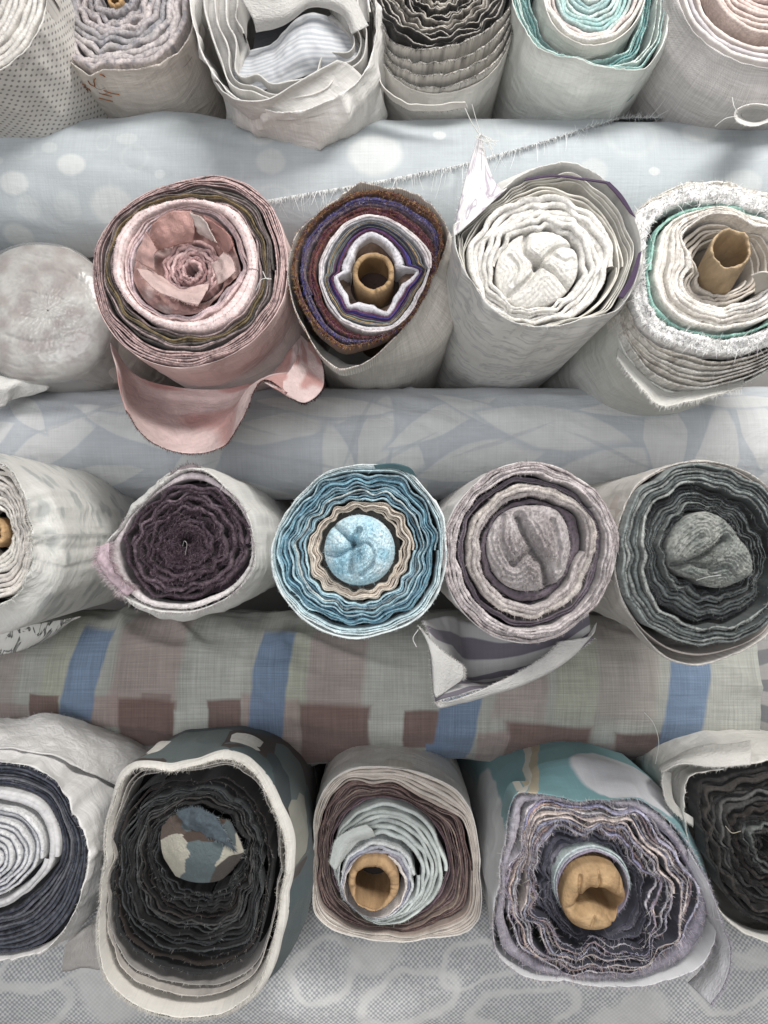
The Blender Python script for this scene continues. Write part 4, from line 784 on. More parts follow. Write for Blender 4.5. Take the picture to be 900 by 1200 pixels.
r.patch([[(491, 734, .885), (500, 745, .88), (520, 765, .885), (543, 780, .90)], [(503, 752, .884), (508, 775, .88), (520, 790, .885), (543, 792, .90)], [(508, 800, .886), (510, 815, .884), (515, 815, .886), (540, 797, .90)]], 'loose_flap', C(196, 195, 192), 'cloth', 30, 30, nz=.0008, fray=('u0', 'v1'), fn=250, fl=.004, fcol=[C(206, 204, 200)])

# ---- dark green roll
r = Roll('dark grey-green roll with a folded tongue of cloth in its middle', (832, 650), .87, seed=10, rbase=.11, wav=((7, 1), (12, .9), (19, .6)))
O0 = r.O([(821, 543), (853, 548), (888, 567), (912, 595), (922, 640), (915, 690), (900, 737), (877, 751), (818, 758), (767, 742), (744, 721), (730, 688), (725, 651), (732, 609), (748, 574), (780, 552)])
Oz = r.O([(821, 540), (857, 545), (893, 563), (918, 592), (928, 640), (922, 700), (900, 745), (853, 770), (816, 781), (783, 773), (760, 752), (738, 721), (724, 688), (720, 651), (727, 606), (744, 570), (780, 547)], .015)
O1 = r.O([(821, 569), (853, 581), (888, 602), (902, 625), (905, 665), (895, 707), (865, 730), (816, 730), (783, 718), (762, 683), (760, 637), (767, 595)])
Ob = r.O([(830, 599), (856, 612), (868, 630), (884, 652), (886, 672), (867, 683), (818, 679), (793, 667), (783, 653), (790, 625), (807, 606)])
r.wrap(Oz, C(184, 180, 174), 'rib', dep=.015, wr=.002, edge=.002, fray=500, fl=.004, fcol=[C(190, 184, 178)], body=gsm(O0, 8) * 1.0, db=.14)
r.band('fabric_layer', Oz * .985, O0, 1.02, [C(176, 166, 158)], dep=(.018, .016), fill=.12, fz=.0002, mat='cloth', hmin=.0006, back=.06)
g1, g2, g3 = C(128, 136, 134), C(84, 92, 92), C(160, 164, 160)
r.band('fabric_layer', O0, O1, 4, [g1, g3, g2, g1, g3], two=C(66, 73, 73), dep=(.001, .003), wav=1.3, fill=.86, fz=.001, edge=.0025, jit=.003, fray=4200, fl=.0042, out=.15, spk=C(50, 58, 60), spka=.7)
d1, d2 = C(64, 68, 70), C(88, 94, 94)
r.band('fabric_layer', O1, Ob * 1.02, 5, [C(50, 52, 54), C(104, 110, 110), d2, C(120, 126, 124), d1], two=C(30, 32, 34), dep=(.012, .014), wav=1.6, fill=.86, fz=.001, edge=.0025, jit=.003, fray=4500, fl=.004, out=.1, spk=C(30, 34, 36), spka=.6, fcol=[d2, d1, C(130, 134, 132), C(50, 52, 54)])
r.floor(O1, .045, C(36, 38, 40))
r.bun(Ob, .010, .020, [([(795, 662), (812, 658), (832, 648), (851, 632)], .0040, .020), ([(818, 661), (826, 663)], .0035, .014), ([(796, 655), (806, 640), (822, 628)], .002, .004), ([(834, 668), (850, 664), (866, 676)], .002, .006)], [C(118, 124, 120), C(150, 152, 146)], fz=.0014, layers=.0012, lfreq=1500, fray=3200, fl=.004, spk=C(60, 66, 66), spka=.7, back=.05)
r.thread([(816, 680, .862), (830, 676, .855), (845, 674, .858)], (.6, .62, .6), .0005)

# ---- bits of cloth tucked in at the sides
e = empty('fabric_offcut', W(25, 748, 1.10), 'white offcut with black leaf stripes tucked under the white roll with grey leaves', 'cloth')
patch(e, [[(-30, 738, 1.1), (20, 734, 1.1), (62, 728, 1.12), (95, 722, 1.14)], [(-30, 752, 1.11), (20, 748, 1.11), (58, 742, 1.12), (80, 730, 1.14)], [(-30, 772, 1.13), (15, 765, 1.13), (40, 757, 1.14), (66, 742, 1.15)]], 'cloth_sheet', white, 'blackleaf', 24, 50, uvs=(.05, .16), nz=.001)
e = empty('fabric_offcut', W(22, 462, 1.18), 'crumpled white offcut lying below the plastic wrapped roll', 'cloth')
patch(e, [[(-20, 440, 1.16), (10, 440, 1.17), (35, 440, 1.19), (60, 452, 1.2)], [(-20, 455, 1.15), (8, 452, 1.15), (30, 450, 1.17), (55, 456, 1.19)], [(-20, 480, 1.17), (5, 476, 1.17), (12, 470, 1.18), (40, 462, 1.19)]], 'cloth_sheet', white, 'cloth', 24, 40, nz=.003)
# ================================================================== ROW FOUR (bottom)
# ---- navy and white roll
r = Roll('white wrapped roll with navy rings and white telescoped layers at the bottom', (-6, 1003), 1.0, seed=11, rbase=.13)
Of = r.O([(0, 893), (33, 898), (69, 919), (85, 952), (103, 991), (97, 1035), (83, 1076), (55, 1110), (22, 1121), (-20, 1122), (-70, 1100), (-105, 1050), (-115, 990), (-95, 930), (-50, 898)], sm=2)
Ob = r.O([(0, 862), (45, 868), (90, 888), (122, 930), (130, 985), (122, 1040), (95, 1085), (50, 1108), (0, 1115), (-60, 1100), (-110, 1050), (-130, 990), (-115, 930), (-70, 880)], .07, sm=7)
r.wrap(Of * 1.015, C(210, 208, 206), 'cloth', dep=-.002, body=Ob, db=.07, wr=.005, edge=.003, fray=700, fl=.004, fcol=[white], wrs=(22, 22), inback=.02)
nv, nd = C(60, 64, 78), C(38, 40, 50)
Oi = r.O([(19, 926), (55, 941), (70, 974), (69, 1007), (50, 1033), (30, 1050), (0, 1066), (-40, 1070), (-75, 1040), (-88, 1000), (-75, 950), (-30, 926)])
r.band('fabric_layer', Of, Oi, 7, [nv, C(84, 88, 100), nv, C(104, 106, 114), nv], two=C(26, 28, 36), dep=(.004, .006), wav=.4, fill=.85, fz=.0007, edge=.0015, jit=.002, fray=2600, fl=.003, spk=C(120, 122, 130), spka=.35)
r.band('fabric_layer', Oi, Oi * .80, 2, [C(206, 205, 205), C(200, 199, 200)], dep=(-.004, -.008), wav=.2, fill=.9, fz=.0003, spk=C(90, 96, 116), spka=.25, mat='cloth')
r.band('fabric_layer', Oi * .80, Oi * .06, 8, [C(208, 208, 208)], dep=(-.006, -.022), wav=.4, fill=.85, fz=.0005, jit=.002, fray=900, fl=.003, two=C(98, 106, 126), mult=1, fcol=[C(98, 106, 126), C(208, 208, 208)])
r.floor(Of, .03, C(60, 60, 66))
r.patch([[(-20, 835, 1.13), (20, 842, 1.12), (58, 836, 1.13), (110, 850, 1.17), (190, 872, 1.24)], [(-20, 850, 1.08), (20, 856, 1.08), (60, 858, 1.08), (110, 868, 1.11), (180, 884, 1.2)], [(-20, 878, 1.03), (20, 878, 1.03), (60, 885, 1.03), (105, 905, 1.05), (150, 925, 1.12)]], 'loose_flap', C(212, 210, 208), 'cloth', 40, 60, nz=.003, fray=('u0',), fn=250, fl=.005, fcol=[C(190, 190, 196), white])
r.patch([[(82, 1098, 1.07), (100, 1085, 1.08), (118, 1072, 1.1)], [(76, 1112, 1.07), (95, 1098, 1.07), (118, 1090, 1.09)], [(72, 1140, 1.10), (98, 1135, 1.1), (125, 1135, 1.11)]], 'loose_flap', C(190, 186, 182), 'cloth', 24, 24, nz=.003)

# ---- camouflage roll
r = Roll('tall block camouflage roll with a wide white edge and black layers inside', (234, 1020), 1.0, seed=12, rbase=.17, slope=(-.02, -.03), wav=((8, 1), (13, .8), (19, .6)))
Ow = r.O([(140, 905), (157, 893), (200, 897), (233, 890), (263, 879), (290, 887), (313, 910), (330, 943), (345, 980), (345, 1007), (338, 1047), (330, 1100), (320, 1137), (300, 1170), (267, 1192), (200, 1196), (150, 1180), (120, 1150), (113, 1123), (117, 1057), (122, 1007), (130, 940)], sm=2)
body = r.O([(180, 880), (225, 872), (275, 870), (320, 885), (348, 925), (362, 985), (362, 1050), (350, 1100), (328, 1140), (280, 1165), (220, 1165), (170, 1150), (140, 1110), (130, 1050), (135, 980), (150, 920)], .08, sm=6)
r.wrap(Ow, C(90, 100, 100), 'camo', dep=.004, body=body, db=.09, wr=.003, taper=.9)
ivory = C(218, 214, 206)
Os = r.O([(167, 903), (203, 913), (243, 903), (273, 898), (293, 913), (307, 950), (318, 983), (322, 1013), (313, 1053), (303, 1107), (293, 1150), (262, 1175), (200, 1180), (156, 1160), (128, 1128), (126, 1090), (133, 1010), (142, 940)], sm=2)
Os = Os * .4 + Ow * .6
r.funnel(Ow * 1.004, .005, Os, -.004, ivory, 'cloth', rows=12, nz=.0008, name='selvage', pw=.55)
r.wrap(Os, ivory, 'cloth', dep=-.0045, body=Os * 1.02, db=.03, end=1.12, name='frayed_selvage', fray=2600, fl=.006, fcol=[ivory, C(224, 220, 210)], edge=.0015, wr=.0005)
Ok_ = r.O([(150, 950), (193, 923), (267, 920), (300, 950), (312, 1000), (310, 1057), (300, 1107), (260, 1123), (210, 1120), (160, 1103), (137, 1067), (135, 1013)], .03)
r.band('fabric_layer', Os * .975, Os * .4 + Ok_ * .6, 1.9, [C(186, 180, 172), C(150, 146, 142)], dep=(.012, .03), wav=.9, fill=.09, fz=.0002, mat='cloth', hmin=.0007, fray=900, fl=.0035, fcol=[ivory], phase=1.2, edge=.003, back=.08)
bk, bd = C(26, 26, 27), C(14, 14, 15)
r.band('fabric_layer', Os * .45 + Ok_ * .55, Ok_ * .88, 2.6, [C(44, 46, 48), C(48, 40, 36), C(28, 30, 32)], dep=(.024, .032), wav=1.6, fill=.22, fz=.0003, mat='cloth', hmin=.0008, fray=900, fl=.004, fcol=[C(60, 62, 64), C(150, 146, 140)], edge=.004, phase=2.0, back=.08)
Od = r.circ(237, 993, 48, .02)
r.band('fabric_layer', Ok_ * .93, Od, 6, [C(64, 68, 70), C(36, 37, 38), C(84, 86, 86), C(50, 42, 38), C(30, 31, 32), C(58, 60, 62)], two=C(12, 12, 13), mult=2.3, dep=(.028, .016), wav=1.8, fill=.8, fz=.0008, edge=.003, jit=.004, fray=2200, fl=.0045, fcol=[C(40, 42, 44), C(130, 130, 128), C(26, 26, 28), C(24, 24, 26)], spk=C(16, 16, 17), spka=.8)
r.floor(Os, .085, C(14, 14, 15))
def campad(u, v):
    sd = np.array([(.5, .08), (.15, .12), (.75, .2), (.12, .3), (.2, .42), (.5, .55), (.3, .75), (.85, .5), (.55, .85), (.75, .9), (.3, .95)])
    cl = np.array([C(176, 172, 156), C(92, 78, 70), C(176, 172, 156), C(86, 98, 102), C(78, 64, 56), C(90, 104, 108), C(86, 98, 102), C(86, 100, 104), C(176, 172, 156), C(72, 66, 62), C(176, 172, 156)])
    g = u + .04 * np.sin(v * 9); h = v + .25 * (u - .5)
    return cl[np.argmin(np.maximum(np.abs(g[:, None] - sd[:, 0]), np.abs(h[:, None] - sd[:, 1])), 1)]
r.patch([[(190, 968, 1.012), (205, 955, 1.006), (240, 958, 1.0), (262, 960, 1.002), (272, 965, 1.012)], [(188, 985, 1.008), (210, 980, .992), (240, 982, .986), (265, 985, .992), (284, 992, 1.006)], [(192, 1004, 1.008), (212, 1004, .992), (240, 1008, .986), (266, 1006, .992), (284, 1002, 1.006)], [(206, 1026, 1.014), (220, 1032, 1.006), (240, 1034, 1.002), (258, 1031, 1.004), (270, 1022, 1.012)]], 'center_fold', C(92, 106, 108), 'cloth', 90, 90, nz=.0012, colf=campad, fray=('u0', 'v1'), fn=260, fl=.004, fcol=[C(150, 150, 146), C(50, 52, 54)])
r.patch([[(206, 952, 1.0), (228, 946, .992), (252, 956, .99)], [(216, 965, .99), (238, 962, .982), (262, 972, .984)], [(236, 978, .99), (256, 984, .984), (276, 998, .99)]], 'layer_end', C(70, 82, 90), 'terry', 30, 30, nz=.003, nzs=80, fray=('u0', 'u1', 'v1'), fn=260, fl=.005, fcol=[C(150, 160, 166), C(60, 66, 70), C(90, 104, 112)])

# ---- tan layered roll
r = Roll('squared cream and brown layered roll with a pale mint lining and orange-tan tube', (446, 1022), 1.10, seed=13, rbase=.12, wav=((6, 1), (9, .9), (14, .6)))
O0 = r.O([(388, 914), (411, 901), (465, 900), (503, 909), (534, 924), (552, 949), (560, 983), (562, 1026), (563, 1077), (549, 1093), (503, 1099), (457, 1104), (422, 1099), (383, 1087), (368, 1072), (367, 1039), (369, 988), (370, 947)])
O1 = r.O([(411, 914), (437, 924), (462, 920), (488, 939), (514, 952), (539, 960), (549, 993), (552, 1039), (547, 1070), (516, 1087), (452, 1093), (401, 1082), (378, 1064), (374, 1013), (376, 967), (386, 939)])
O2 = r.O([(447, 939), (478, 947), (503, 965), (519, 993), (525, 1018), (516, 1049), (493, 1072), (457, 1087), (432, 1080), (409, 1062), (396, 1036), (388, 1013), (393, 980), (414, 955)])
r.wrap(O0, C(202, 198, 192), 'cloth', wr=.0015, edge=.001)
cr_, br = C(204, 196, 186), C(140, 120, 112)
r.band('fabric_layer', O0, O1, 6, [cr_, C(184, 172, 162), C(210, 202, 192), C(176, 164, 154), cr_, C(160, 144, 134)], dep=(.001, .004), wav=.5, fill=.84, fz=.0003, edge=.0008, jit=.0012, fray=700, fl=.002, mat='cloth')
r.band('fabric_layer', O1, O2 * 1.0, 8, [C(116, 92, 88), br, C(96, 72, 76), C(150, 132, 118), C(104, 80, 88), C(128, 112, 100), C(92, 66, 70), C(124, 104, 112)], dep=(.010, .016), wav=.9, fill=.8, fz=.0004, edge=.0015, jit=.003, fray=1600, fl=.0025, spk=C(60, 44, 46), spka=.5)
mint = C(198, 206, 202); Oq = r.circ(443, 1026, 45)
r.band('fabric_layer', O2, Oq, 6, [mint, C(180, 188, 184), C(204, 210, 206), C(170, 178, 176), mint, C(190, 198, 196)], dep=(.004, -.008), wav=.8, fill=.7, fz=.0003, edge=.002, jit=.003, fray=1300, fl=.003, mat='cloth')
Ot = r.circ(438, 1035, 33)
r.band('fabric_layer', Oq, Ot, 2.4, [C(206, 210, 210), C(120, 122, 148), C(220, 212, 206)], dep=(-.010, -.016), wav=.7, fill=.8, fz=.0006, edge=.002, fray=700, fl=.0025, back=.06)
r.floor(O2, .06, C(50, 44, 44))
r.tube(438, 1036, 30.5, 18, -.030, tilt=(0, .03), rim=.003, seed=6, hole=[(420, 1022), (437, 1018), (453, 1025), (457, 1040), (450, 1058), (435, 1068), (420, 1060), (418, 1040)], col=C(186, 150, 106))
r.patch([[(386, 1012, 1.085), (393, 985, 1.085), (412, 972, 1.083), (430, 966, 1.082)], [(393, 1020, 1.082), (402, 990, 1.08), (418, 978, 1.078), (436, 972, 1.078)], [(400, 1010, 1.09), (412, 995, 1.088), (424, 985, 1.086), (440, 980, 1.086)]], 'inner_fold', C(206, 212, 208), 'cloth', 24, 40, nz=.002, fray=('u0', 'u1'), fn=160, fl=.003)
r.thread([(400, 1022, 1.08), (404, 1016, 1.075), (402, 1026, 1.078)], rad=.0007)

# ---- teal print roll
r = Roll('teal and white printed roll with shaggy purple-grey rings and a crimped brown tube', (697, 1046), 1.02, seed=14, rbase=.13, wav=((6, 1), (9, .9), (13, .7), (19, .4)))
Ow = r.O([(603, 929), (639, 931), (674, 940), (717, 938), (749, 936), (778, 956), (813, 999), (827, 1027), (838, 1059), (840, 1102), (824, 1134), (781, 1150), (721, 1157), (664, 1150), (614, 1146), (582, 1121), (577, 1091), (586, 1038), (593, 984)], sm=2)
O1 = r.O([(614, 942), (674, 945), (735, 945), (770, 970), (806, 1009), (822, 1059), (813, 1088), (785, 1120), (749, 1139), (692, 1146), (650, 1139), (603, 1105), (593, 1059), (600, 1009), (614, 974)], sm=2)
O2 = r.O([(642, 981), (674, 979), (717, 986), (742, 1016), (756, 1031), (758, 1066), (768, 1088), (749, 1109), (706, 1105), (667, 1105), (642, 1080), (632, 1066), (640, 1038), (626, 1022), (634, 999)], sm=2)
body = r.O([(590, 930), (630, 898), (680, 888), (730, 896), (775, 925), (812, 985), (828, 1040), (825, 1090), (790, 1130), (720, 1145), (650, 1140), (590, 1110), (572, 1050), (575, 985)], .09, sm=7)
r.wrap(Ow, C(130, 165, 170), 'teal', dep=.001, body=body, db=.09, wr=.002, edge=.002, fray=2200, fl=.006, fcol=[C(200, 196, 206), C(176, 170, 184), C(206, 200, 190)])
r.band('fabric_layer', Ow * .975, O1 * .97, 1.3, [C(172, 166, 176), C(120, 116, 130)], dep=(.006, .008), wav=.5, fill=.7, fz=.001, edge=.003, fray=2200, fl=.006, fcol=[C(190, 184, 196), C(150, 144, 158), C(206, 196, 190)])
lil = [C(208, 203, 206), C(150, 150, 186), C(196, 160, 144), C(216, 212, 208), C(130, 136, 164), C(206, 190, 182)]
lf = [C(222, 218, 220), C(214, 208, 212), C(200, 194, 198), C(164, 158, 180), C(120, 116, 140), C(186, 160, 150), C(84, 84, 104), C(206, 200, 186), C(170, 150, 160)]
Om = O1 * .5 + O2 * .5
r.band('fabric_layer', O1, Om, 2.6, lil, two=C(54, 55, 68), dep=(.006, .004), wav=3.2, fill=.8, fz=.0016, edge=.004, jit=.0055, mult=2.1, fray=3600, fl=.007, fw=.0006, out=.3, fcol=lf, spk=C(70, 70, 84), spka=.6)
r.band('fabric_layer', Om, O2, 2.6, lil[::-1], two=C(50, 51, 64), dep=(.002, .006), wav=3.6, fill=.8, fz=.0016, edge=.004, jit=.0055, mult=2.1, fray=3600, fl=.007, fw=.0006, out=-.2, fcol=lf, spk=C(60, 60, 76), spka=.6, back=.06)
Ot = r.circ(697, 1046, 46, .04)
r.band('fabric_layer', O2 * .99, Ot, 4, [C(84, 84, 98), C(56, 57, 70), C(120, 116, 128), C(66, 66, 80)], dep=(.018, .03), wav=1.6, fill=.8, fz=.001, jit=.004, edge=.003, fray=2200, fl=.005, fcol=[C(120, 118, 132), C(70, 70, 84), C(160, 156, 166)]); r.floor(Ot, .06, C(50, 50, 58))
Oq = r.circ(696, 1044, 40); r.band('fabric_layer', r.circ(696, 1040, 46), Oq, 2, [C(190, 204, 204), C(150, 140, 160)], dep=(.012, .004), fill=.8, fz=.0006, fray=900, fl=.004, back=.06)
r.bun(r.O([(697, 1012), (722, 1018), (731, 1040), (733, 1064), (722, 1082), (697, 1091), (672, 1084), (660, 1066), (661, 1040), (674, 1018)], -.012), -.008, .012, [([(684, 1061), (698, 1058), (712, 1062), (724, 1070)], .006, .05), ([(698, 1053), (710, 1055), (720, 1062)], .007, .05), ([(684, 1062), (679, 1045), (680, 1026)], .0016, .005), ([(702, 1054), (703, 1035), (701, 1020)], .0016, .005), ([(686, 1064), (674, 1062), (662, 1065)], .0016, .004), ([(700, 1068), (696, 1076), (692, 1090)], .0014, .004), ([(720, 1054), (725, 1042), (728, 1030)], .0015, .004), ([(712, 1074), (716, 1080), (720, 1086)], .0012, .003)], [C(192, 158, 112), C(172, 138, 96)], name='core_tube', mat='card', fz=.0003, shape=5, back=.1)
r.patch([[(806, 995, 1.02), (832, 1040, 1.01), (848, 1085, 1.0), (856, 1115, 1.0), (850, 1150, 1.0), (832, 1177, 1.01)], [(806, 1010, 1.03), (828, 1050, 1.02), (840, 1090, 1.02), (842, 1115, 1.02), (836, 1140, 1.02), (820, 1165, 1.025)], [(800, 1020, 1.05), (822, 1060, 1.05), (832, 1095, 1.06), (830, 1115, 1.06), (822, 1135, 1.06), (806, 1152, 1.06)]], 'loose_flap', C(196, 196, 200), 'cloth', 24, 90, nz=.0015, fray=('u0',), fn=1100, fl=.006, fcol=[C(200, 196, 206), C(180, 174, 186)])
r.thread([(768, 895, 1.12), (772, 870, 1.14), (766, 848, 1.16), (755, 835, 1.165)], (.7, .72, .7), .0005)

# ---- black roll at the right
r = Roll('black layered roll in a loose pale wrap beside the teal print roll', (902, 992), 1.05, seed=15, rbase=.12, wav=((7, 1), (11, .9), (17, .6)))
Ow = r.O([(806, 908), (840, 902), (875, 896), (905, 890), (960, 895), (1000, 960), (1000, 1040), (965, 1092), (900, 1104), (870, 1092), (846, 1072), (830, 1040), (812, 1000), (802, 960)], sm=2)
O1 = r.O([(815, 913), (842, 910), (875, 900), (905, 897), (955, 902), (988, 960), (990, 1030), (958, 1083), (905, 1091), (876, 1079), (857, 1062), (843, 1043), (830, 1009), (819, 973), (812, 935)], sm=2)
body = r.O([(785, 902), (820, 882), (870, 874), (920, 875), (970, 890), (1005, 960), (1000, 1040), (960, 1085), (900, 1095), (860, 1080), (830, 1040), (808, 1000), (790, 950)], .06, sm=5)
r.wrap(Ow, C(196, 194, 188), 'cloth', dep=-.002, body=body, db=.06, wr=.003, edge=.003, fray=500, fl=.004, fcol=[C(206, 204, 198)], inback=.03)
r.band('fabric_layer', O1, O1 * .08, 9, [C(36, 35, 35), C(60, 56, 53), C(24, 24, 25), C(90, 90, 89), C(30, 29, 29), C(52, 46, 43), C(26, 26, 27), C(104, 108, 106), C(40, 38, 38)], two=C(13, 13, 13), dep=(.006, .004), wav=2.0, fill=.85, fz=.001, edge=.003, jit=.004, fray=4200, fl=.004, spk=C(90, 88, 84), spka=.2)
r.patch([[(775, 905, 1.05), (800, 896, 1.045), (840, 899, 1.045), (880, 896, 1.045)], [(772, 900, 1.07), (800, 888, 1.06), (840, 882, 1.06), (880, 880, 1.06)], [(785, 890, 1.12), (815, 876, 1.11), (850, 872, 1.11), (880, 868, 1.12)]], 'loose_flap', C(206, 204, 198), 'cloth', 24, 50, nz=.0015, fray=('u0',), fn=250, fl=.003, fcol=[C(206, 204, 198)])
r.patch([[(778, 903, 1.05), (776, 918, 1.045), (782, 942, 1.045), (798, 958, 1.05), (812, 968, 1.06)], [(786, 905, 1.07), (786, 920, 1.07), (790, 938, 1.06), (800, 950, 1.06), (812, 958, 1.06)]], 'loose_flap', C(196, 194, 188), 'cloth', 14, 40, nz=.001, fray=('u0',), fn=200, fl=.003)
r.thread([(850, 968, 1.04), (858, 976, 1.03), (868, 974, 1.035)], (.6, .55, .45), .0005)

# ================================================================== ROW ONE (top)
# ---- dimpled mesh roll
r = Roll('off-white roll of dimpled mesh cloth beside the roll with orange pen marks', (-48, -12), 1.04, seed=16, rbase=.12)
Of = r.circ(-48, -12, 104, ry=106)
r.wrap(Of, C(206, 203, 197), 'dots', wr=.004); r.band('fabric_layer', Of, Of * .1, 8, [C(204, 200, 194), C(180, 176, 170)], dep=(.004, .004), wav=.8, fz=.0006)

# ---- terry roll with pen marks
r = Roll('pinkish grey towelling roll with orange pen marks on its pale wrap', (134, -14), 1.13, slope=(0, 0), seed=17, rbase=.11, wav=((6, 1), (10, .8), (15, .6)))
Of = r.O([(45, 0), (45, 24), (54, 51), (72, 62), (96, 81), (105, 88), (120, 79), (150, 79), (180, 75), (210, 57), (222, 39), (225, 0), (215, -60), (180, -100), (134, -112), (90, -100), (55, -60)], sm=1.5)
r.wrap(Of * 1.01, C(204, 196, 186), 'rib', dep=.002, wr=.002, edge=.002, fray=700, fl=.004, fcol=[C(190, 182, 176)], body=gsm(Of, 14) * 1.02, db=.05)
tp = [C(186, 176, 174), C(196, 188, 186), C(150, 148, 152), C(190, 180, 178), C(166, 160, 162)]
r.band('fabric_layer', Of, Of * .16, 7, tp, dep=(.002, .006), wav=2.0, fill=.98, fz=.0016, edge=.002, jit=.002, fray=4500, fl=.0035, out=.1, spk=C(104, 108, 120), spka=.7)
r.floor(Of, .04, C(90, 86, 86)); r.tube(134, -2, 9, 5, .002, seed=2)
def pen(pts):
    def proj(x, y):   # onto the underside of the wrap
        for dd in np.linspace(0.0, .2, 400):
            d = r.df + .002 + dd; p = W(x, y, d); v = np.array([p[0], p[2]]) - r.c; a = math.atan2(v[1], v[0]); rf = at(Of * 1.01, np.array([a]))[0]; rb = at(gsm(Of, 14) * 1.02, np.array([a]))[0]
            t = min(dd / .05, 1); t = t * t * (3 - 2 * t)
            if np.hypot(*v) <= rf * (1 - t) + rb * t + .002: return (x, y, d - .0005)
        return (x, y, r.df + .1)
    tube_path('pen_mark', [W(*proj(x, y)) for x, y in pts], .0008, C(176, 112, 52), M['yarn'], r.e, 24)
for p in ([(116, 109), (123, 111), (131, 113)], [(121, 106), (130, 109), (140, 111)], [(116, 115), (124, 117), (132, 119)], [(117, 87), (120, 88), (123, 90)], [(103, 95), (106, 99), (111, 101), (110, 95), (112, 92)], [(89, 97), (94, 101), (92, 106), (98, 104), (103, 106)], [(96, 98), (100, 101), (98, 108), (103, 104), (106, 107)], [(92, 112), (98, 116), (101, 119), (99, 112)], [(95, 107), (97, 112), (102, 118)]): pen(p)

# ---- folded white bundle
r = Roll('bundle of white cloth with a blue-grey striped fold in its dark opening', (330, 8), 1.10, seed=18, rbase=.15, wav=((3, 1), (5, .6)))
Of = r.O([(222, 0), (230, 40), (247, 82), (270, 110), (300, 126), (335, 132), (385, 118), (425, 90), (440, 50), (440, 0), (430, -60), (380, -110), (320, -118), (260, -95), (230, -50)], sm=3)
Ob = r.O([(228, 0), (240, 50), (262, 100), (295, 132), (340, 146), (400, 138), (440, 110), (448, 60), (445, 0), (430, -60), (380, -105), (320, -110), (260, -90)], .03, sm=6)
r.wrap(Of, C(210, 208, 204), 'rib', body=Ob, db=.04, twist=(.014, 7, 28), wr=.005, edge=.002, wrs=(26, 20))
Oi = r.O([(282, 20), (284, 42), (281, 60), (283, 80), (292, 90), (310, 90), (335, 82), (370, 76), (395, 66), (408, 52), (407, 34), (395, 18), (375, 14), (345, 22), (320, 36), (303, 34), (300, 30), (290, 15)], sm=6)
Oi = np.minimum(Oi, Of * .86)
r.band('fabric_layer', Of * .99, Oi, 4, [C(212, 210, 206), C(196, 193, 188), C(208, 206, 202), C(190, 187, 182)], dep=(.006, .0), wav=1.4, fill=.14, fz=.0003, mat='rib', hmin=.001, edge=.003, escale=30, jit=.005, back=.07, fray=500, fl=.0025, mult=.9)
r.band('inner_fold', Of * .93, Oi * 1.05, 3, [C(206, 204, 200), C(180, 178, 174)], dep=(.03, .02), wav=1.5, fill=.8, fz=.0003, mat='rib', back=.05, edge=.004, escale=30)
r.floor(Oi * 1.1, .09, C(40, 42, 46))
r.patch([[(272, 62, 1.15), (300, 58, 1.14), (325, 48, 1.13), (350, 20, 1.12), (380, 18, 1.12), (418, 36, 1.15)], [(272, 74, 1.13), (302, 74, 1.12), (328, 62, 1.11), (352, 42, 1.10), (380, 42, 1.10), (420, 52, 1.13)], [(274, 88, 1.12), (304, 88, 1.115), (330, 78, 1.105), (358, 64, 1.10), (388, 64, 1.10), (420, 66, 1.12)], [(276, 104, 1.12), (306, 106, 1.12), (332, 98, 1.12), (362, 88, 1.12), (392, 84, 1.12), (420, 78, 1.13)]], 'inner_fold', C(190, 194, 200), 'foldstripe', 60, 60, nz=.003, nzs=40, uvs=(.07, .12))
r.patch([[(300, 38, 1.10), (330, 30, 1.095), (365, 8, 1.09), (400, 18, 1.09), (412, 40, 1.09)], [(296, 22, 1.085), (330, 18, 1.08), (368, -2, 1.08), (404, 8, 1.08), (420, 36, 1.085)], [(280, -5, 1.08), (330, 0, 1.075), (370, -20, 1.075), (410, -6, 1.08), (432, 30, 1.09)]], 'loose_flap', C(210, 208, 204), 'rib', 30, 60, nz=.0015)
r.patch([[(250, 92, 1.11), (262, 108, 1.09), (285, 118, 1.08), (318, 114, 1.08), (355, 92, 1.08), (395, 70, 1.085)], [(252, 98, 1.12), (268, 116, 1.105), (292, 128, 1.1), (325, 124, 1.1), (370, 100, 1.1), (410, 76, 1.1)], [(262, 112, 1.15), (285, 132, 1.14), (305, 140, 1.13), (350, 140, 1.12), (400, 125, 1.12), (430, 95, 1.12)]], 'loose_flap', C(206, 204, 200), 'rib', 30, 70, nz=.002, uvs=(.08, .25))

# ---- black and white roll
r = Roll('crinkled black and white roll with dark layer edges stepping down its white side', (517, -22), 1.12, seed=19, rbase=.12, wav=((9, 1), (14, .9), (22, .7)))
Of = r.O([(433, 0), (447, 27), (473, 49), (505, 58), (548, 47), (580, 27), (599, 5), (605, -40), (590, -85), (550, -110), (505, -115), (465, -100), (440, -70), (430, -30)], sm=2)
Ob = r.O([(437, 0), (440, 45), (455, 85), (490, 108), (530, 108), (572, 90), (596, 55), (602, 5), (600, -50), (560, -100), (500, -108), (450, -80)], .05, sm=5)
bw_ = [C(40, 38, 38), C(196, 190, 180), C(34, 33, 33), C(150, 142, 132), C(44, 42, 42), C(204, 198, 188), C(36, 35, 35)]
r.wrap(Ob, C(212, 208, 200), 'cloth', dep=.05, wr=.003)
r.band('fabric_layer', Of, Of * .08, 9, [C(40, 38, 37), C(26, 25, 25), C(120, 114, 106), C(30, 29, 29), C(24, 23, 23), C(150, 144, 134), C(34, 33, 32)], two=C(196, 190, 180), bunch=.6, dep=(.0, .004), wav=1.8, fill=.9, fz=.001, edge=.003, jit=.003, fray=3200, fl=.004, spk=C(22, 21, 21), spka=.9)
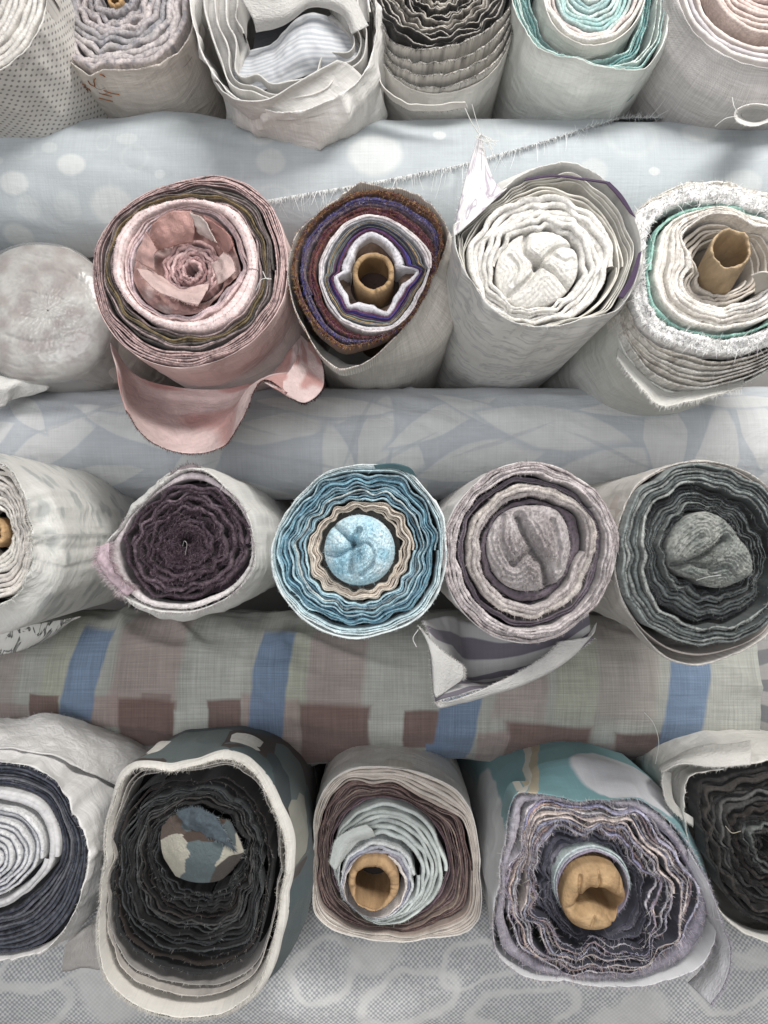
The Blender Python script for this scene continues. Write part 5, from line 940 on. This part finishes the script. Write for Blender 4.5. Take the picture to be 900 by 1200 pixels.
Oy = r.O([(433, 0), (445, 40), (465, 68), (505, 80), (550, 72), (585, 45), (600, 5), (605, -40), (590, -85), (550, -110), (505, -115), (465, -100), (440, -70), (430, -30)], .02)
for k, (f, dd) in enumerate(((0.0, .006), (.35, .02), (.65, .034), (.9, .046))):
    o_ = (Of * (1 - f) + Ob * f) * 1.005
    r.band('fabric_layer', o_, o_ - .003, 1.01, [C(212, 208, 200)], dep=(dd, dd), fill=.8, fz=.0003, mat='cloth', edge=.014, escale=34, spk=C(50, 46, 44), spka=.6, fray=2200, fl=.005, fcol=[C(50, 46, 44), C(60, 56, 50), C(190, 184, 176)], phase=k * 1.7, back=.05, hmin=.0012)
r.patch([[(440, 70, 1.13), (450, 100, 1.14), (470, 118, 1.15), (500, 124, 1.15), (545, 120, 1.14)], [(440, 95, 1.16), (455, 115, 1.17), (480, 128, 1.17), (510, 132, 1.16), (548, 126, 1.15)]], 'loose_flap', C(210, 207, 200), 'cloth', 20, 50, nz=.003, fray=('u1',), fn=260, fl=.004, fcol=[C(60, 54, 46), C(200, 196, 186)])

# ---- mint roll
r = Roll('white roll with loose turquoise layers opening around a smaller inner coil', (690, -18), 1.12, seed=20, rbase=.12, wav=((5, 1), (9, .7), (14, .5)))
Of = r.O([(600, 0), (613, 32), (633, 58), (676, 68), (718, 80), (758, 80), (777, 53), (782, 0), (775, -60), (740, -105), (690, -118), (640, -105), (608, -60)], sm=1.5)
Ob = r.O([(597, 0), (604, 45), (622, 85), (660, 104), (705, 108), (748, 100), (774, 65), (782, 5), (770, -60), (735, -102), (690, -112), (640, -100), (605, -55)], .04, sm=6)
tq, tl = C(140, 178, 176), C(200, 209, 204)
r.wrap(Of, C(206, 209, 203), 'cloth', body=Ob, db=.05, wr=.003, edge=.002)
Oi = r.O([(637, 5), (645, 28), (662, 46), (688, 56), (715, 52), (738, 36), (752, 12), (757, -20), (740, -60), (700, -82), (660, -75), (637, -40)], sm=2)
r.band('fabric_layer', Of * .985, Of * .55 + Oi * .45, 2, [C(150, 190, 186), tl], dep=(.004, .012), wav=1.2, fill=.3, fz=.0005, edge=.004, jit=.004, hmin=.0008, fray=1500, fl=.004, fcol=[tq, C(150, 190, 186), tl], back=.07)
r.band('fabric_layer', Of * .55 + Oi * .45, Oi * 1.04, 3, [tq, C(96, 150, 150), C(170, 200, 196)], dep=(.02, .03), wav=2.0, fill=.5, fz=.001, edge=.004, jit=.004, fray=2200, fl=.005, fcol=[tq, C(110, 160, 160), C(190, 210, 204)], back=.06)
r.floor(Of, .09, C(120, 140, 138))
r.wrap(Oi, C(208, 206, 200), 'cloth', dep=-.006, wr=.001, end=1.3, name='inner_coil')
r.band('fabric_layer', Oi, Oi * .1, 8, [C(206, 206, 200), C(206, 190, 186), C(150, 190, 188), tq, C(190, 206, 202), C(126, 166, 168), tl, tq], dep=(-.005, .0), wav=1.0, fill=.9, fz=.0008, jit=.002, fray=2200, fl=.0035, spk=C(206, 208, 202), spka=.4)

# ---- pale pink roll at the right
r = Roll('pale roll with thin blush pink layers and a curled strip dangling below', (905, -40), 1.10, seed=21, rbase=.13, wav=((4, 1), (7, .7)))
Of = r.O([(790, -40), (795, 0), (810, 34), (845, 62), (900, 80), (960, 75), (1010, 30), (1020, -40), (990, -120), (905, -155), (830, -125)], sm=4)
Ob = r.O([(772, -40), (776, 20), (795, 70), (840, 105), (900, 118), (960, 108), (1015, 60), (1030, -30), (1000, -120), (905, -155), (820, -125)], .03, sm=7)
r.wrap(Of, C(198, 194, 192), 'mesh_weave', body=Ob, db=.05, wr=.003)
Oi = Of * .66
r.band('fabric_layer', Of * .985, Oi, 3, [C(206, 200, 196), C(190, 186, 190), C(208, 196, 190)], dep=(.003, .02), wav=.8, fill=.35, fz=.0003, edge=.002, jit=.004, hmin=.0012, back=.07, mat='cloth', fray=500, fl=.002)
r.band('fabric_layer', Oi, Oi * .1, 8, [C(206, 188, 180), C(196, 176, 170), C(210, 200, 194)], dep=(.006, .0), wav=.8, fill=.85, fz=.0005, jit=.002)
r.floor(Of, .08, C(120, 112, 110))
r.patch([[(905, 124, 1.12), (880, 122, 1.12), (862, 130, 1.12), (864, 142, 1.12), (882, 148, 1.12), (905, 142, 1.13)], [(905, 131, 1.15), (884, 128, 1.15), (870, 132, 1.15), (870, 138, 1.15), (884, 143, 1.15), (905, 138, 1.15)]], 'loose_strip', C(212, 210, 206), 'cloth', 10, 50, nz=.0005, fray=('u0',), fn=120, fl=.004)
r.thread([(858, 114, 1.12), (860, 124, 1.11), (864, 132, 1.12)], rad=.0006); r.thread([(838, 148, 1.12), (850, 139, 1.11), (864, 136, 1.12)], rad=.0005)
